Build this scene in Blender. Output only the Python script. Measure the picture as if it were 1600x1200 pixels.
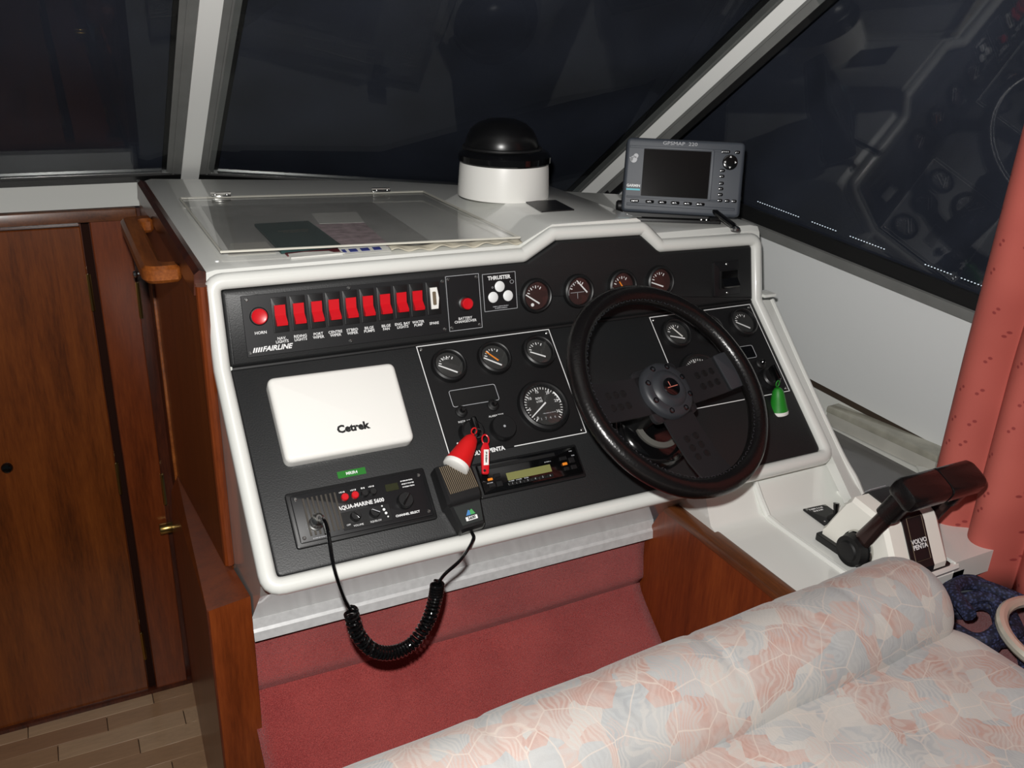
import bpy, bmesh, math, random
from mathutils import Vector, Matrix
random.seed(7)
R = math.radians
for o in list(bpy.data.objects): bpy.data.objects.remove(o)
SC = bpy.context.scene
COL = SC.collection

# ------------------------------------------------------------------ camera, world, flash, exposure
# world: X to starboard, Y towards the bow, Z up, metres
cam_d = bpy.data.cameras.new('camera'); cam = bpy.data.objects.new('camera', cam_d); COL.objects.link(cam)
cam_d.sensor_width = 36.0; cam_d.lens = 36.0*1397/1600; cam_d.clip_start = 0.02
CAM = Vector((0, 0, 1.62))
ax_r = Vector((0.8922, -0.4500, 0.0364)); ax_d = Vector((-0.1413, -0.3552, -0.9240)); ax_f = Vector((0.4283, 0.8193, -0.3808))
ax_f.normalize(); ax_r = (ax_r-ax_f*ax_r.dot(ax_f)).normalized(); ax_d = ax_f.cross(ax_r)
cam.matrix_world = Matrix(((ax_r.x, -ax_d.x, -ax_f.x, CAM.x), (ax_r.y, -ax_d.y, -ax_f.y, CAM.y), (ax_r.z, -ax_d.z, -ax_f.z, CAM.z), (0, 0, 0, 1)))
SC.camera = cam
wd = bpy.data.worlds.new('world'); SC.world = wd; wd.use_nodes = True
wd.node_tree.nodes['Background'].inputs[0].default_value = (0.86, 0.93, 1.0, 1)
wd.node_tree.nodes['Background'].inputs[1].default_value = 0.045
fl = bpy.data.lights.new('camera_flash', 'SPOT'); fl.energy = 84; fl.spot_size = R(104); fl.spot_blend = .3; fl.color = (1.0, 0.98, 0.95); fl.shadow_soft_size = 0.018
flo = bpy.data.objects.new('camera_flash', fl); COL.objects.link(flo)
flo.matrix_world = Matrix.Translation(- ax_d*0.10 - ax_r*0.03 + ax_f*0.02) @ cam.matrix_world
SC.cycles.caustics_reflective = False; SC.cycles.caustics_refractive = False
SC.view_settings.view_transform = 'Standard'; SC.view_settings.look = 'None'
SC.view_settings.exposure = 0.0; SC.view_settings.gamma = 1.0; SC.view_settings.use_curve_mapping = False

# ------------------------------------------------------------------ materials
def lin(c):
    return tuple((v/12.92 if v <= .04045 else ((v+.055)/1.055)**2.4) for v in (x/255 for x in c[:3])) + (1,)
def newmat(name):
    m = bpy.data.materials.new(name); m.use_nodes = True
    return m, m.node_tree, m.node_tree.nodes['Principled BSDF']
def N(nt, t, **kw):
    n = nt.nodes.new(t)
    for k, v in kw.items():
        if k in n.inputs: n.inputs[k].default_value = v
        else: setattr(n, k, v)
    return n
def coords(nt, scale=(1, 1, 1), rot=(0, 0, 0), kind='Object'):
    tc = N(nt, 'ShaderNodeTexCoord'); mp = N(nt, 'ShaderNodeMapping')
    mp.inputs['Scale'].default_value = scale; mp.inputs['Rotation'].default_value = rot
    nt.links.new(tc.outputs[kind], mp.inputs[0]); return mp.outputs[0]
def ramp(nt, fac, stops, interp='LINEAR'):
    r = N(nt, 'ShaderNodeValToRGB'); cr = r.color_ramp; cr.interpolation = interp
    while len(cr.elements) < len(stops): cr.elements.new(0.5)
    for e, (p, c) in zip(cr.elements, stops): e.position = p; e.color = lin(c) if len(c) == 3 else c
    nt.links.new(fac, r.inputs[0]); return r.outputs[0]
def bump(nt, b, h, s=0.3, d=0.001):
    n = N(nt, 'ShaderNodeBump'); n.inputs['Strength'].default_value = s; n.inputs['Distance'].default_value = d
    nt.links.new(h, n.inputs['Height']); nt.links.new(n.outputs[0], b.inputs['Normal'])
def plain(name, c, rough=.5, metal=0, coat=0, spec=.5, noise=0, nscale=40, bmp=0, bscale=300, bdist=.0005):
    m, nt, b = newmat(name)
    b.inputs['Base Color'].default_value = lin(c); b.inputs['Roughness'].default_value = rough; b.inputs['Metallic'].default_value = metal
    b.inputs['Coat Weight'].default_value = coat; b.inputs['Coat Roughness'].default_value = .06; b.inputs['Specular IOR Level'].default_value = spec
    if noise or bmp: co = coords(nt)
    if noise:
        n = N(nt, 'ShaderNodeTexNoise', Scale=nscale, Detail=4.0); nt.links.new(co, n.inputs['Vector'])
        lo = tuple(max(0, v*(1-noise)) for v in c); hi = tuple(min(255, v*(1+noise)) for v in c)
        nt.links.new(ramp(nt, n.outputs[0], [(.3, lo), (.7, hi)]), b.inputs['Base Color'])
    if bmp:
        n2 = N(nt, 'ShaderNodeTexNoise', Scale=bscale, Detail=3.0); nt.links.new(co, n2.inputs['Vector']); bump(nt, b, n2.outputs[0], bmp, bdist)
    return m
def wood(name, dark, mid, light, scale=(9, 9, .9), rot=(0, 0, 0), rough=.33, coat=.25):
    m, nt, b = newmat(name); co = coords(nt, scale, rot)
    n1 = N(nt, 'ShaderNodeTexNoise', Scale=2.2, Detail=6.0, Roughness=.6, Distortion=.6); nt.links.new(co, n1.inputs['Vector'])
    n2 = N(nt, 'ShaderNodeTexNoise', Scale=22.0, Detail=5.0, Roughness=.7); nt.links.new(co, n2.inputs['Vector'])
    mx = N(nt, 'ShaderNodeMix'); mx.inputs[0].default_value = .42
    nt.links.new(n1.outputs[0], mx.inputs[2]); nt.links.new(n2.outputs[0], mx.inputs[3])
    nt.links.new(ramp(nt, mx.outputs[0], [(.34, dark), (.5, mid), (.68, light)]), b.inputs['Base Color'])
    b.inputs['Roughness'].default_value = rough; b.inputs['Coat Weight'].default_value = coat; b.inputs['Coat Roughness'].default_value = .2
    bump(nt, b, n2.outputs[0], .08, .0006); return m
def glass(name, haze=.0, hazec=(200, 200, 195), tint=(1, 1, 1, 1), ior=1.5, rough=.01):
    m = bpy.data.materials.new(name); m.use_nodes = True; nt = m.node_tree; nt.nodes.clear()
    out = N(nt, 'ShaderNodeOutputMaterial'); tr = N(nt, 'ShaderNodeBsdfTransparent'); gl = N(nt, 'ShaderNodeBsdfGlossy'); fr = N(nt, 'ShaderNodeFresnel', IOR=ior)
    tr.inputs[0].default_value = tint; gl.inputs['Roughness'].default_value = rough
    # the Fresnel term has to be the same on both faces of a thin pane
    geo = N(nt, 'ShaderNodeNewGeometry'); mr = N(nt, 'ShaderNodeMath', operation='MULTIPLY_ADD'); mr.inputs[1].default_value = 1/ior-ior; mr.inputs[2].default_value = ior
    nt.links.new(geo.outputs['Backfacing'], mr.inputs[0]); nt.links.new(mr.outputs[0], fr.inputs['IOR'])
    mx = N(nt, 'ShaderNodeMixShader'); nt.links.new(fr.outputs[0], mx.inputs[0]); nt.links.new(gl.outputs[0], mx.inputs[2])
    if haze:
        df = N(nt, 'ShaderNodeBsdfDiffuse'); df.inputs[0].default_value = lin(hazec); m2 = N(nt, 'ShaderNodeMixShader')
        co = coords(nt, (6, 60, 6), (0, 0, .9)); ns = N(nt, 'ShaderNodeTexNoise', Scale=3.0, Detail=6.0); nt.links.new(co, ns.inputs['Vector'])
        mm = N(nt, 'ShaderNodeMath', operation='MULTIPLY'); mm.inputs[1].default_value = haze*2; nt.links.new(ns.outputs[0], mm.inputs[0])
        nt.links.new(mm.outputs[0], m2.inputs[0]); nt.links.new(tr.outputs[0], m2.inputs[1]); nt.links.new(df.outputs[0], m2.inputs[2]); nt.links.new(m2.outputs[0], mx.inputs[1])
    else: nt.links.new(tr.outputs[0], mx.inputs[1])
    nt.links.new(mx.outputs[0], out.inputs[0]); return m

M = {}
M['gel'] = plain('white_gelcoat', (226, 227, 222), .3, coat=1.0, bmp=.02, bscale=30, bdist=.002)
M['bright'] = plain('white_enamel', (242, 243, 240), .4)
M['gelcream'] = plain('cream_moulding', (240, 238, 229), .35, coat=.3)
M['wallwhite'] = plain('white_vinyl_lining', (222, 224, 224), .6, bmp=.15, bscale=500)
M['vinyl'] = plain('black_vinyl', (25, 26, 27), .46, spec=.5, bmp=.35, bscale=420, bdist=.0006)
M['blk'] = plain('black_plastic', (20, 20, 21), .42, bmp=.1, bscale=900)
M['blkgloss'] = plain('black_gloss', (10, 10, 11), .12, coat=.5)
M['blkplate'] = plain('black_anodised_plate', (22, 22, 24), .4)
M['rubber'] = plain('black_rubber', (12, 12, 13), .55)
M['leather'] = plain('black_leather', (17, 15, 15), .27, bmp=.5, bscale=260, bdist=.0008)
M['spoke'] = plain('black_satin_metal', (30, 30, 32), .45)
M['hubgrey'] = plain('dark_grey_boss', (48, 50, 54), .42)
M['white'] = plain('white_print', (235, 236, 236), .5)
M['lamp'] = plain('white_button', (238, 240, 240), .35)
M['ivory'] = plain('white_plastic_cover', (238, 237, 232), .35, coat=.2)
M['hood'] = plain('black_hood', (14, 14, 15), .3)
M['red'] = plain('red_plastic', (205, 18, 30), .35, coat=.2)
M['redfloat'] = plain('red_foam', (214, 22, 24), .5)
M['greenfloat'] = plain('green_foam', (28, 128, 32), .5)
M['green'] = plain('green_label_tape', (36, 118, 38), .4)
M['orange'] = plain('orange_needle', (240, 140, 40), .45)
M['lcd'] = plain('olive_lcd', (128, 128, 80), .25)
M['lcddark'] = plain('dark_lcd', (46, 48, 30), .2)
M['screen'] = plain('dead_screen', (16, 14, 14), .12)
M['steel'] = plain('stainless_steel', (190, 190, 188), .25, metal=1)
M['chrome'] = plain('chrome', (215, 215, 210), .1, metal=1)
M['brass'] = plain('brass', (176, 146, 84), .28, metal=1)
M['alu'] = plain('grey_aluminium', (118, 119, 117), .5, metal=.15, noise=.05, nscale=15)
M['alub'] = plain('brushed_aluminium', (212, 213, 213), .45, metal=.2, noise=.04, nscale=90)
M['gpsgrey'] = plain('slate_grey_plastic', (62, 67, 75), .5, bmp=.06, bscale=900)
M['silver'] = plain('silver_print', (170, 172, 176), .4)
M['cyan'] = plain('cyan_print', (90, 190, 205), .5)
M['bluegrn'] = plain('blue_print', (70, 130, 190), .5)
M['grnprint'] = plain('green_print', (70, 160, 90), .5)
M['dial'] = plain('gauge_dial', (48, 48, 47), .5)
M['dialred'] = plain('gauge_dial_brown', (52, 30, 28), .5)
M['greyrub'] = plain('grey_seal', (84, 83, 78), .6)
M['mahog'] = wood('mahogany_upright', (80, 37, 10), (112, 55, 17), (134, 70, 24))
M['mahogdark'] = wood('dark_mahogany', (46, 20, 12), (74, 34, 20), (100, 48, 26))
M['mahogred'] = wood('red_mahogany', (84, 36, 12), (112, 50, 18), (134, 64, 25))
M['mahogY'] = wood('mahogany_lengthwise', (92, 46, 16), (138, 74, 28), (176, 104, 48), scale=(9, .9, 9))
M['mahogYdark'] = wood('dark_mahogany_lengthwise', (68, 36, 18), (98, 54, 26), (124, 72, 36), scale=(9, .9, 9))
M['paper'] = plain('white_paper', (214, 214, 208), .6, noise=.05, nscale=8)
M['paper2'] = plain('grey_paper', (170, 170, 166), .6, noise=.12, nscale=5)
M['chart'] = plain('chart_paper', (186, 184, 176), .6, noise=.1, nscale=4)
M['pinkprint'] = plain('pink_print', (190, 168, 172), .6, noise=.15, nscale=60)
M['booklet'] = plain('dark_green_cloth', (22, 60, 58), .6, noise=.12, nscale=200)
M['darkred'] = plain('dark_red_cover', (90, 24, 34), .6)
M['blueprint'] = plain('blue_print_dark', (52, 62, 130), .5)
M['folder'] = plain('smoked_plastic_folder', (92, 90, 90), .2, coat=.4, noise=.08, nscale=6)
M['cable'] = plain('pale_cable', (200, 212, 206), .5)
M['tan'] = plain('bronze_slots', (112, 98, 78), .5)
M['floorbacking'] = plain('floor_backing', (70, 52, 38), .8)
M['glass'] = glass('window_glass', tint=(.84, .86, .86, 1), ior=1.46)
M['screenglass'] = glass('windscreen_glass', tint=(.84, .86, .86, 1), ior=1.3)
M['dialglass'] = glass('gauge_glass', rough=.02)
M['acrylic'] = glass('clear_acrylic', haze=.05, hazec=(215, 214, 206), ior=1.22)
M['acredge'] = plain('cut_acrylic_edge', (214, 212, 200), .3)

def carpet_mat(name, dark, light):
    m, nt, b = newmat(name); co = coords(nt)
    n1 = N(nt, 'ShaderNodeTexNoise', Scale=700.0, Detail=2.0); n2 = N(nt, 'ShaderNodeTexNoise', Scale=9.0, Detail=3.0)
    nt.links.new(co, n1.inputs['Vector']); nt.links.new(co, n2.inputs['Vector'])
    mx = N(nt, 'ShaderNodeMix'); mx.inputs[0].default_value = .3; nt.links.new(n1.outputs[0], mx.inputs[2]); nt.links.new(n2.outputs[0], mx.inputs[3])
    nt.links.new(ramp(nt, mx.outputs[0], [(.35, dark), (.65, light)]), b.inputs['Base Color'])
    b.inputs['Roughness'].default_value = .95; b.inputs['Specular IOR Level'].default_value = .1; b.inputs['Sheen Weight'].default_value = .3
    bump(nt, b, n1.outputs[0], .9, .003); return m
M['carpet'] = carpet_mat('red_carpet', (132, 44, 44), (184, 82, 78))
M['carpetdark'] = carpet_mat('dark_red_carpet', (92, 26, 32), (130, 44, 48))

def canvas_mat():
    m, nt, b = newmat('navy_canvas'); co = coords(nt)
    w = N(nt, 'ShaderNodeTexNoise', Scale=5.0, Detail=4.0); nt.links.new(co, w.inputs['Vector'])
    nt.links.new(ramp(nt, w.outputs[0], [(.3, (42, 44, 57)), (.7, (58, 61, 77))]), b.inputs['Base Color']); b.inputs['Roughness'].default_value = .85
    w2 = N(nt, 'ShaderNodeTexNoise', Scale=400.0); nt.links.new(co, w2.inputs['Vector']); bump(nt, b, w2.outputs[0], .3, .001); return m
M['canvas'] = canvas_mat()

def fabric_mat():
    m, nt, b = newmat('pastel_seat_fabric'); co = coords(nt, (1, 1, 1), (.3, .2, .5))
    dn = N(nt, 'ShaderNodeTexNoise', Scale=11.0, Detail=2.0); nt.links.new(co, dn.inputs['Vector'])
    def warp(k):
        w = N(nt, 'ShaderNodeVectorMath', operation='MULTIPLY_ADD'); w.inputs[1].default_value = (k, k, k)
        nt.links.new(dn.outputs['Color'], w.inputs[0]); nt.links.new(co, w.inputs[2]); return w.outputs[0]
    cell = N(nt, 'ShaderNodeTexVoronoi', Scale=24.0); cell.distance = 'CHEBYCHEV'; nt.links.new(warp(.03), cell.inputs['Vector'])
    sp = N(nt, 'ShaderNodeSeparateColor'); nt.links.new(cell.outputs['Color'], sp.inputs[0])
    wv = N(nt, 'ShaderNodeTexWave', Scale=46.0, Distortion=5.0, Detail=3.0); wv.inputs['Detail Scale'].default_value = 1.2; nt.links.new(warp(.16), wv.inputs['Vector'])
    blot = N(nt, 'ShaderNodeTexNoise', Scale=38.0, Detail=3.0); nt.links.new(co, blot.inputs['Vector'])
    fam = ramp(nt, sp.outputs[0], [(.0, (172, 141, 131)), (.26, (162, 163, 163)), (.5, (178, 154, 145)), (.66, (154, 156, 157)), (.84, (180, 175, 169))], 'CONSTANT')
    fam2 = ramp(nt, sp.outputs[1], [(.0, (188, 182, 175)), (.4, (170, 172, 172)), (.7, (186, 160, 150))], 'CONSTANT')
    st_ = ramp(nt, wv.outputs['Fac'], [(.3, (0, 0, 0, 1)), (.75, (.42, .42, .42, 1))])
    m1 = N(nt, 'ShaderNodeMix'); m1.data_type = 'RGBA'; nt.links.new(st_, m1.inputs[0]); nt.links.new(fam, m1.inputs[6]); nt.links.new(fam2, m1.inputs[7])
    bl = ramp(nt, blot.outputs[0], [(.38, (.45, .45, .45, 1)), (.62, (0, 0, 0, 1))])
    m2 = N(nt, 'ShaderNodeMix'); m2.data_type = 'RGBA'; nt.links.new(bl, m2.inputs[0]); nt.links.new(m1.outputs[2], m2.inputs[6]); m2.inputs[7].default_value = lin((176, 174, 170))
    ve = N(nt, 'ShaderNodeTexVoronoi', Scale=18.0); ve.feature = 'DISTANCE_TO_EDGE'; nt.links.new(warp(.02), ve.inputs['Vector'])
    ed = ramp(nt, ve.outputs['Distance'], [(.006, (.7, .7, .7, 1)), (.018, (0, 0, 0, 1))])
    m3 = N(nt, 'ShaderNodeMix'); m3.data_type = 'RGBA'; nt.links.new(ed, m3.inputs[0]); nt.links.new(m2.outputs[2], m3.inputs[6]); m3.inputs[7].default_value = lin((194, 182, 172))
    nt.links.new(m3.outputs[2], b.inputs['Base Color']); b.inputs['Roughness'].default_value = .75; b.inputs['Sheen Weight'].default_value = .15
    w2 = N(nt, 'ShaderNodeTexNoise', Scale=600.0); nt.links.new(co, w2.inputs['Vector']); bump(nt, b, w2.outputs[0], .25, .0008); return m
M['fabric'] = fabric_mat()

def curtain_mat():
    m, nt, b = newmat('coral_curtain'); co0 = coords(nt); sx_ = N(nt, 'ShaderNodeSeparateXYZ'); cx_ = N(nt, 'ShaderNodeCombineXYZ'); nt.links.new(co0, sx_.inputs[0]); nt.links.new(sx_.outputs[1], cx_.inputs[0]); nt.links.new(sx_.outputs[2], cx_.inputs[1]); co = cx_.outputs[0]
    n = N(nt, 'ShaderNodeTexNoise', Scale=6.0); nt.links.new(co, n.inputs['Vector'])
    base = ramp(nt, n.outputs[0], [(.3, (170, 80, 71)), (.7, (186, 93, 82))])
    last = base
    for k, (ox, oz) in enumerate(((0, 0), (.011, -.011))):
        mp = N(nt, 'ShaderNodeMapping'); mp.inputs['Location'].default_value = (ox*.5, oz*.7, 0); nt.links.new(co, mp.inputs[0])
        v = N(nt, 'ShaderNodeTexVoronoi', Scale=19.0); v.voronoi_dimensions = '2D'; v.inputs['Randomness'].default_value = .6; nt.links.new(mp.outputs[0], v.inputs['Vector'])
        d = ramp(nt, v.outputs['Distance'], [(.04, (.8, .8, .8, 1)), (.06, (0, 0, 0, 1))])
        mc = N(nt, 'ShaderNodeMix'); mc.data_type = 'RGBA'; nt.links.new(d, mc.inputs[0]); nt.links.new(last, mc.inputs[6]); mc.inputs[7].default_value = lin((128, 40, 42)); last = mc.outputs[2]
    nt.links.new(last, b.inputs['Base Color']); b.inputs['Roughness'].default_value = .8
    w2 = N(nt, 'ShaderNodeTexNoise', Scale=500.0); nt.links.new(coords(nt), w2.inputs['Vector']); bump(nt, b, w2.outputs[0], .2, .0006); return m
M['curtain'] = curtain_mat()

def rope_mat():
    m, nt, b = newmat('navy_braid'); co = coords(nt)
    v = N(nt, 'ShaderNodeTexVoronoi', Scale=210.0); nt.links.new(co, v.inputs['Vector'])
    nt.links.new(ramp(nt, v.outputs['Distance'], [(.1, (58, 66, 104)), (.6, (14, 17, 38))]), b.inputs['Base Color']); b.inputs['Roughness'].default_value = .75
    bump(nt, b, v.outputs['Distance'], -.8, .003); return m
M['rope'] = rope_mat()
def plank_mat(i):
    base = [(170, 136, 104), (182, 150, 118), (158, 122, 92), (190, 160, 128)][i]
    return wood('oak_laminate', tuple(v*.9 for v in base), base, tuple(min(255, v*1.06) for v in base), scale=(.9, 10, 10), rough=.4, coat=.1)
PLANK = [plank_mat(i) for i in range(4)]

# ------------------------------------------------------------------ mesh builder
def offset_poly(pts, d):
    """move a counter-clockwise polygon's edges inwards by d"""
    n = len(pts); out = []
    for i in range(n):
        p0, p1, p2 = Vector(pts[i-1]), Vector(pts[i]), Vector(pts[(i+1) % n])
        e1 = (p1-p0); e2 = (p2-p1)
        if e1.length < 1e-9 or e2.length < 1e-9: out.append(tuple(p1)); continue
        e1.normalize(); e2.normalize()
        n1 = Vector((-e1.y, e1.x)); n2 = Vector((-e2.y, e2.x)); b = n1+n2
        if b.length < 1e-6: out.append(tuple(p1+n1*d)); continue
        b.normalize(); k = max(.35, b.dot(n1)); out.append(tuple(p1+b*(d/k)))
    return out
def round_poly(pts, r, seg=4):
    n = len(pts); out = []
    for i in range(n):
        p0, p1, p2 = Vector(pts[i-1]), Vector(pts[i]), Vector(pts[(i+1) % n])
        a = (p0-p1); b = (p2-p1); la, lb = a.length, b.length; a.normalize(); b.normalize()
        ang = a.angle(b); rr = r[i] if isinstance(r, (list, tuple)) else r
        t = min(rr/math.tan(ang/2) if ang > .01 else 0, la*.45, lb*.45)
        if t < 1e-6 or ang > 3.1: out.append(tuple(p1)); continue
        A = p1+a*t; B = p1+b*t
        for k in range(seg+1):
            s = k/seg; out.append(tuple(A*(1-s)**2+p1*2*s*(1-s)+B*s**2))
    return out
def rrect(w, h, r, cx=0, cy=0, seg=4):
    return round_poly([(cx-w/2, cy-h/2), (cx+w/2, cy-h/2), (cx+w/2, cy+h/2), (cx-w/2, cy+h/2)], r, seg)
def circ(r, n=32, cx=0, cy=0, ph=0): return [(cx+r*math.cos(ph+2*math.pi*k/n), cy+r*math.sin(ph+2*math.pi*k/n)) for k in range(n)]
class MB:
    def __init__(s): s.v = []; s.f = []
    def add(s, vs, fs):
        o = len(s.v); s.v += [tuple(v) for v in vs]; s.f += [tuple(o+i for i in f) for f in fs]; return s
    def rings(s, rings, cap0=True, cap1=True, closed=True):
        n = len(rings[0]); vs = [v for r in rings for v in r]; fs = []
        for k in range(len(rings)-1):
            for i in range(n if closed else n-1):
                j = (i+1) % n; fs.append((k*n+i, k*n+j, (k+1)*n+j, (k+1)*n+i))
        if cap0: fs.append(tuple(range(n-1, -1, -1)))
        if cap1: fs.append(tuple((len(rings)-1)*n+i for i in range(n)))
        return s.add(vs, fs)
    def plate(s, poly, z0, z1, e=0, seg=3, mat=None):
        """polygon (CCW) extruded from z0 to z1 with a rounded upper edge e"""
        rg = [[(x, y, z0) for x, y in poly]]
        if e > 0:
            for k in range(seg+1):
                a = math.pi/2*k/seg; p = offset_poly(poly, e*(1-math.cos(a))); rg.append([(x, y, z1-e+e*math.sin(a)) for x, y in p])
        else: rg.append([(x, y, z1) for x, y in poly])
        if mat is not None: rg = [[mat @ Vector(v) for v in r] for r in rg]
        return s.rings(rg)
    def box(s, c, d, e=0, mat=None):
        x, y, z = d
        if e: return s.plate(rrect(x, y, e, 0, 0, 2), -z/2, z/2, e, 2, (mat or Matrix()) @ Matrix.Translation(c))
        vs = [Vector((c[0]+x/2*a, c[1]+y/2*b, c[2]+z/2*g)) for a, b, g in ((-1, -1, -1), (1, -1, -1), (1, 1, -1), (-1, 1, -1), (-1, -1, 1), (1, -1, 1), (1, 1, 1), (-1, 1, 1))]
        if mat is not None: vs = [mat @ v for v in vs]
        return s.add(vs, [(3, 2, 1, 0), (4, 5, 6, 7), (0, 1, 5, 4), (1, 2, 6, 5), (2, 3, 7, 6), (3, 0, 4, 7)])
    def lathe(s, prof, n=32, mat=None, cap0=True, cap1=True):
        rg = [[Vector((r*math.cos(2*math.pi*k/n), r*math.sin(2*math.pi*k/n), z)) for k in range(n)] for r, z in prof]
        if mat is not None: rg = [[mat @ v for v in r] for r in rg]
        return s.rings(rg, cap0, cap1)
    def tube(s, pts, r, n=8, closed=False, sec=None):
        pts = [Vector(p) for p in pts]; m = len(pts); tg = []
        for i in range(m):
            a = pts[i-1] if (i > 0 or closed) else pts[i]; b = pts[(i+1) % m] if (i < m-1 or closed) else pts[i]; tg.append((b-a).normalized())
        up = Vector((0, 0, 1)) if abs(tg[0].z) < .9 else Vector((1, 0, 0)); nn = (up-tg[0]*up.dot(tg[0])).normalized(); rg = []
        for i in range(m):
            nn = (nn-tg[i]*nn.dot(tg[i])).normalized(); bb = tg[i].cross(nn); rr = r[i] if isinstance(r, (list, tuple)) else r
            rg.append([pts[i]+(nn*math.cos(2*math.pi*k/n)+bb*math.sin(2*math.pi*k/n))*rr for k in range(n)])
        if closed: rg.append(rg[0]); return s.rings(rg, False, False)
        return s.rings(rg)
    def grid(s, fn, nu, nv, thick=None):
        vs = [fn(i/nu, j/nv) for j in range(nv+1) for i in range(nu+1)]
        return s.add(vs, [(j*(nu+1)+i, j*(nu+1)+i+1, (j+1)*(nu+1)+i+1, (j+1)*(nu+1)+i) for j in range(nv) for i in range(nu)])
    def mesh(s, name, smooth=True, ang=35):
        me = bpy.data.meshes.new(name); me.from_pydata(s.v, [], s.f)
        bm = bmesh.new(); bm.from_mesh(me); bmesh.ops.remove_doubles(bm, verts=bm.verts, dist=1e-6); bmesh.ops.recalc_face_normals(bm, faces=bm.faces)
        for f in bm.faces: f.smooth = smooth
        if smooth:
            for e in bm.edges:
                if len(e.link_faces) == 2 and e.calc_face_angle(0) > R(ang): e.smooth = False
        bm.to_mesh(me); bm.free(); return me
def link(name, me, m, parent=None, loc=None, rot=None, label=None, smooth=True, ang=35):
    if isinstance(me, MB): me = me.mesh(name, smooth, ang)
    o = bpy.data.objects.new(name, me); COL.objects.link(o)
    if m is not None:
        mm = M[m] if isinstance(m, str) else m
        if not me.materials: me.materials.append(mm)
    if parent: o.parent = parent
    if loc: o.location = loc
    if rot: o.rotation_euler = rot
    if label: o['label'] = label
    return o
def tag(o, label, cat=None, group=None, kind=None):
    o['label'] = label
    if cat: o['category'] = cat
    if group: o['group'] = group
    if kind: o['kind'] = kind
    return o
def thing(name, label, cat, loc=(0, 0, 0), rot=(0, 0, 0), group=None, kind=None):
    o = bpy.data.objects.new(name, None); o.empty_display_size = .02; COL.objects.link(o); o.location = loc; o.rotation_euler = rot
    return tag(o, label, cat, group, kind)
def struct(name, me, m, label, parent=None, **kw):
    o = link(name, me, m, parent, **kw); o['label'] = label; o['kind'] = 'structure'; return o
TXT = {}
def text(s, size, parent, loc, m='white', sx=1.0, shear=0, rot=(0, 0, 0), name='lettering', align='CENTER', bold=0, ext=.0002):
    key = (s, size, sx, shear, align, bold, m)
    if key not in TXT:
        cu = bpy.data.curves.new('t', 'FONT'); cu.body = s; cu.size = size; cu.align_x = align; cu.align_y = 'CENTER'; cu.extrude = ext; cu.shear = shear
        cu.offset = bold; cu.resolution_u = 2; cu.space_line = .85
        o = bpy.data.objects.new('t', cu); COL.objects.link(o); dg = bpy.context.evaluated_depsgraph_get()
        me = bpy.data.meshes.new_from_object(o.evaluated_get(dg)); bpy.data.objects.remove(o); bpy.data.curves.remove(cu)
        if me.vertices and max(max(abs(v.co.x), abs(v.co.y)) for v in me.vertices) > size*(len(s)+2): bold0 = 0; bpy.data.meshes.remove(me); return text(s, size, parent, loc, m, sx, shear, rot, name, align, 0, ext)
        for v in me.vertices: v.co.x *= sx
        me.materials.clear(); me.materials.append(M[m]); TXT[key] = me
    o = bpy.data.objects.new(name, TXT[key]); COL.objects.link(o); o.parent = parent; o.location = loc; o.rotation_euler = rot; return o

def marks(w, h, parent, loc, m='white', rows=1, rot=(0, 0, 0), gap=1.7):
    """print too small to read: rows of short strokes"""
    b = MB(); rnd = random.Random(int(w*1e6)+rows)
    for r in range(rows):
        x = -w/2; y = ((rows-1)/2-r)*h*gap; ww = w*(1 if r % 2 == 0 else .75); x = -ww/2
        while x < ww/2-h*.3:
            l = h*rnd.choice((.35, .5, .7)); b.box((x+l/2, y+h*rnd.uniform(-.08, .08), .0001), (l, h*rnd.choice((.7, .9, 1)), .0002)); x += l+h*rnd.choice((.2, .25, .5))
    return link('small_print', b, m, parent, loc, rot, smooth=False)

def bez(p, n):
    p = [Vector(v) for v in p]; out = []
    for k in range(n+1):
        t = k/n; m_ = len(p)-1; out.append(sum((p[i]*(math.comb(m_, i)*t**i*(1-t)**(m_-i)) for i in range(m_+1)), Vector()))
    return out
def spl(pts, n):
    pts = [Vector(p) for p in pts]; pts = [pts[0]*2-pts[1]]+pts+[pts[-1]*2-pts[-2]]; out = []
    for i in range(1, len(pts)-2):
        a, b, c, d = pts[i-1:i+3]
        for k in range(n):
            t = k/n; out.append(.5*((2*b)+(c-a)*t+(2*a-5*b+4*c-d)*t*t+(3*b-a-3*c+d)*t**3))
    out.append(pts[-2]); return out
# instrument planes: a lower sloping desk and a steeper upper fascia that meet along y 1.297, z 1.113
HY, HZ = 1.297, 1.113
KF = 1.0
def FW(y, z): return (y*KF, 1.62-(1.62-z)*KF)
AL, AU = R(47), R(13)
RL, RU = (math.pi/2-AL, 0, 0), (math.pi/2-AU, 0, 0)
def PL(x, y, n=0): return (x, HY+y*math.sin(AL)-n*math.cos(AL), HZ+y*math.cos(AL)+n*math.sin(AL))
def PU(x, y, n=0): return (x, HY+y*math.sin(AU)-n*math.cos(AU), HZ+y*math.cos(AU)+n*math.sin(AU))

# ================================================================== SETTING
FZ = -.12
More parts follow.
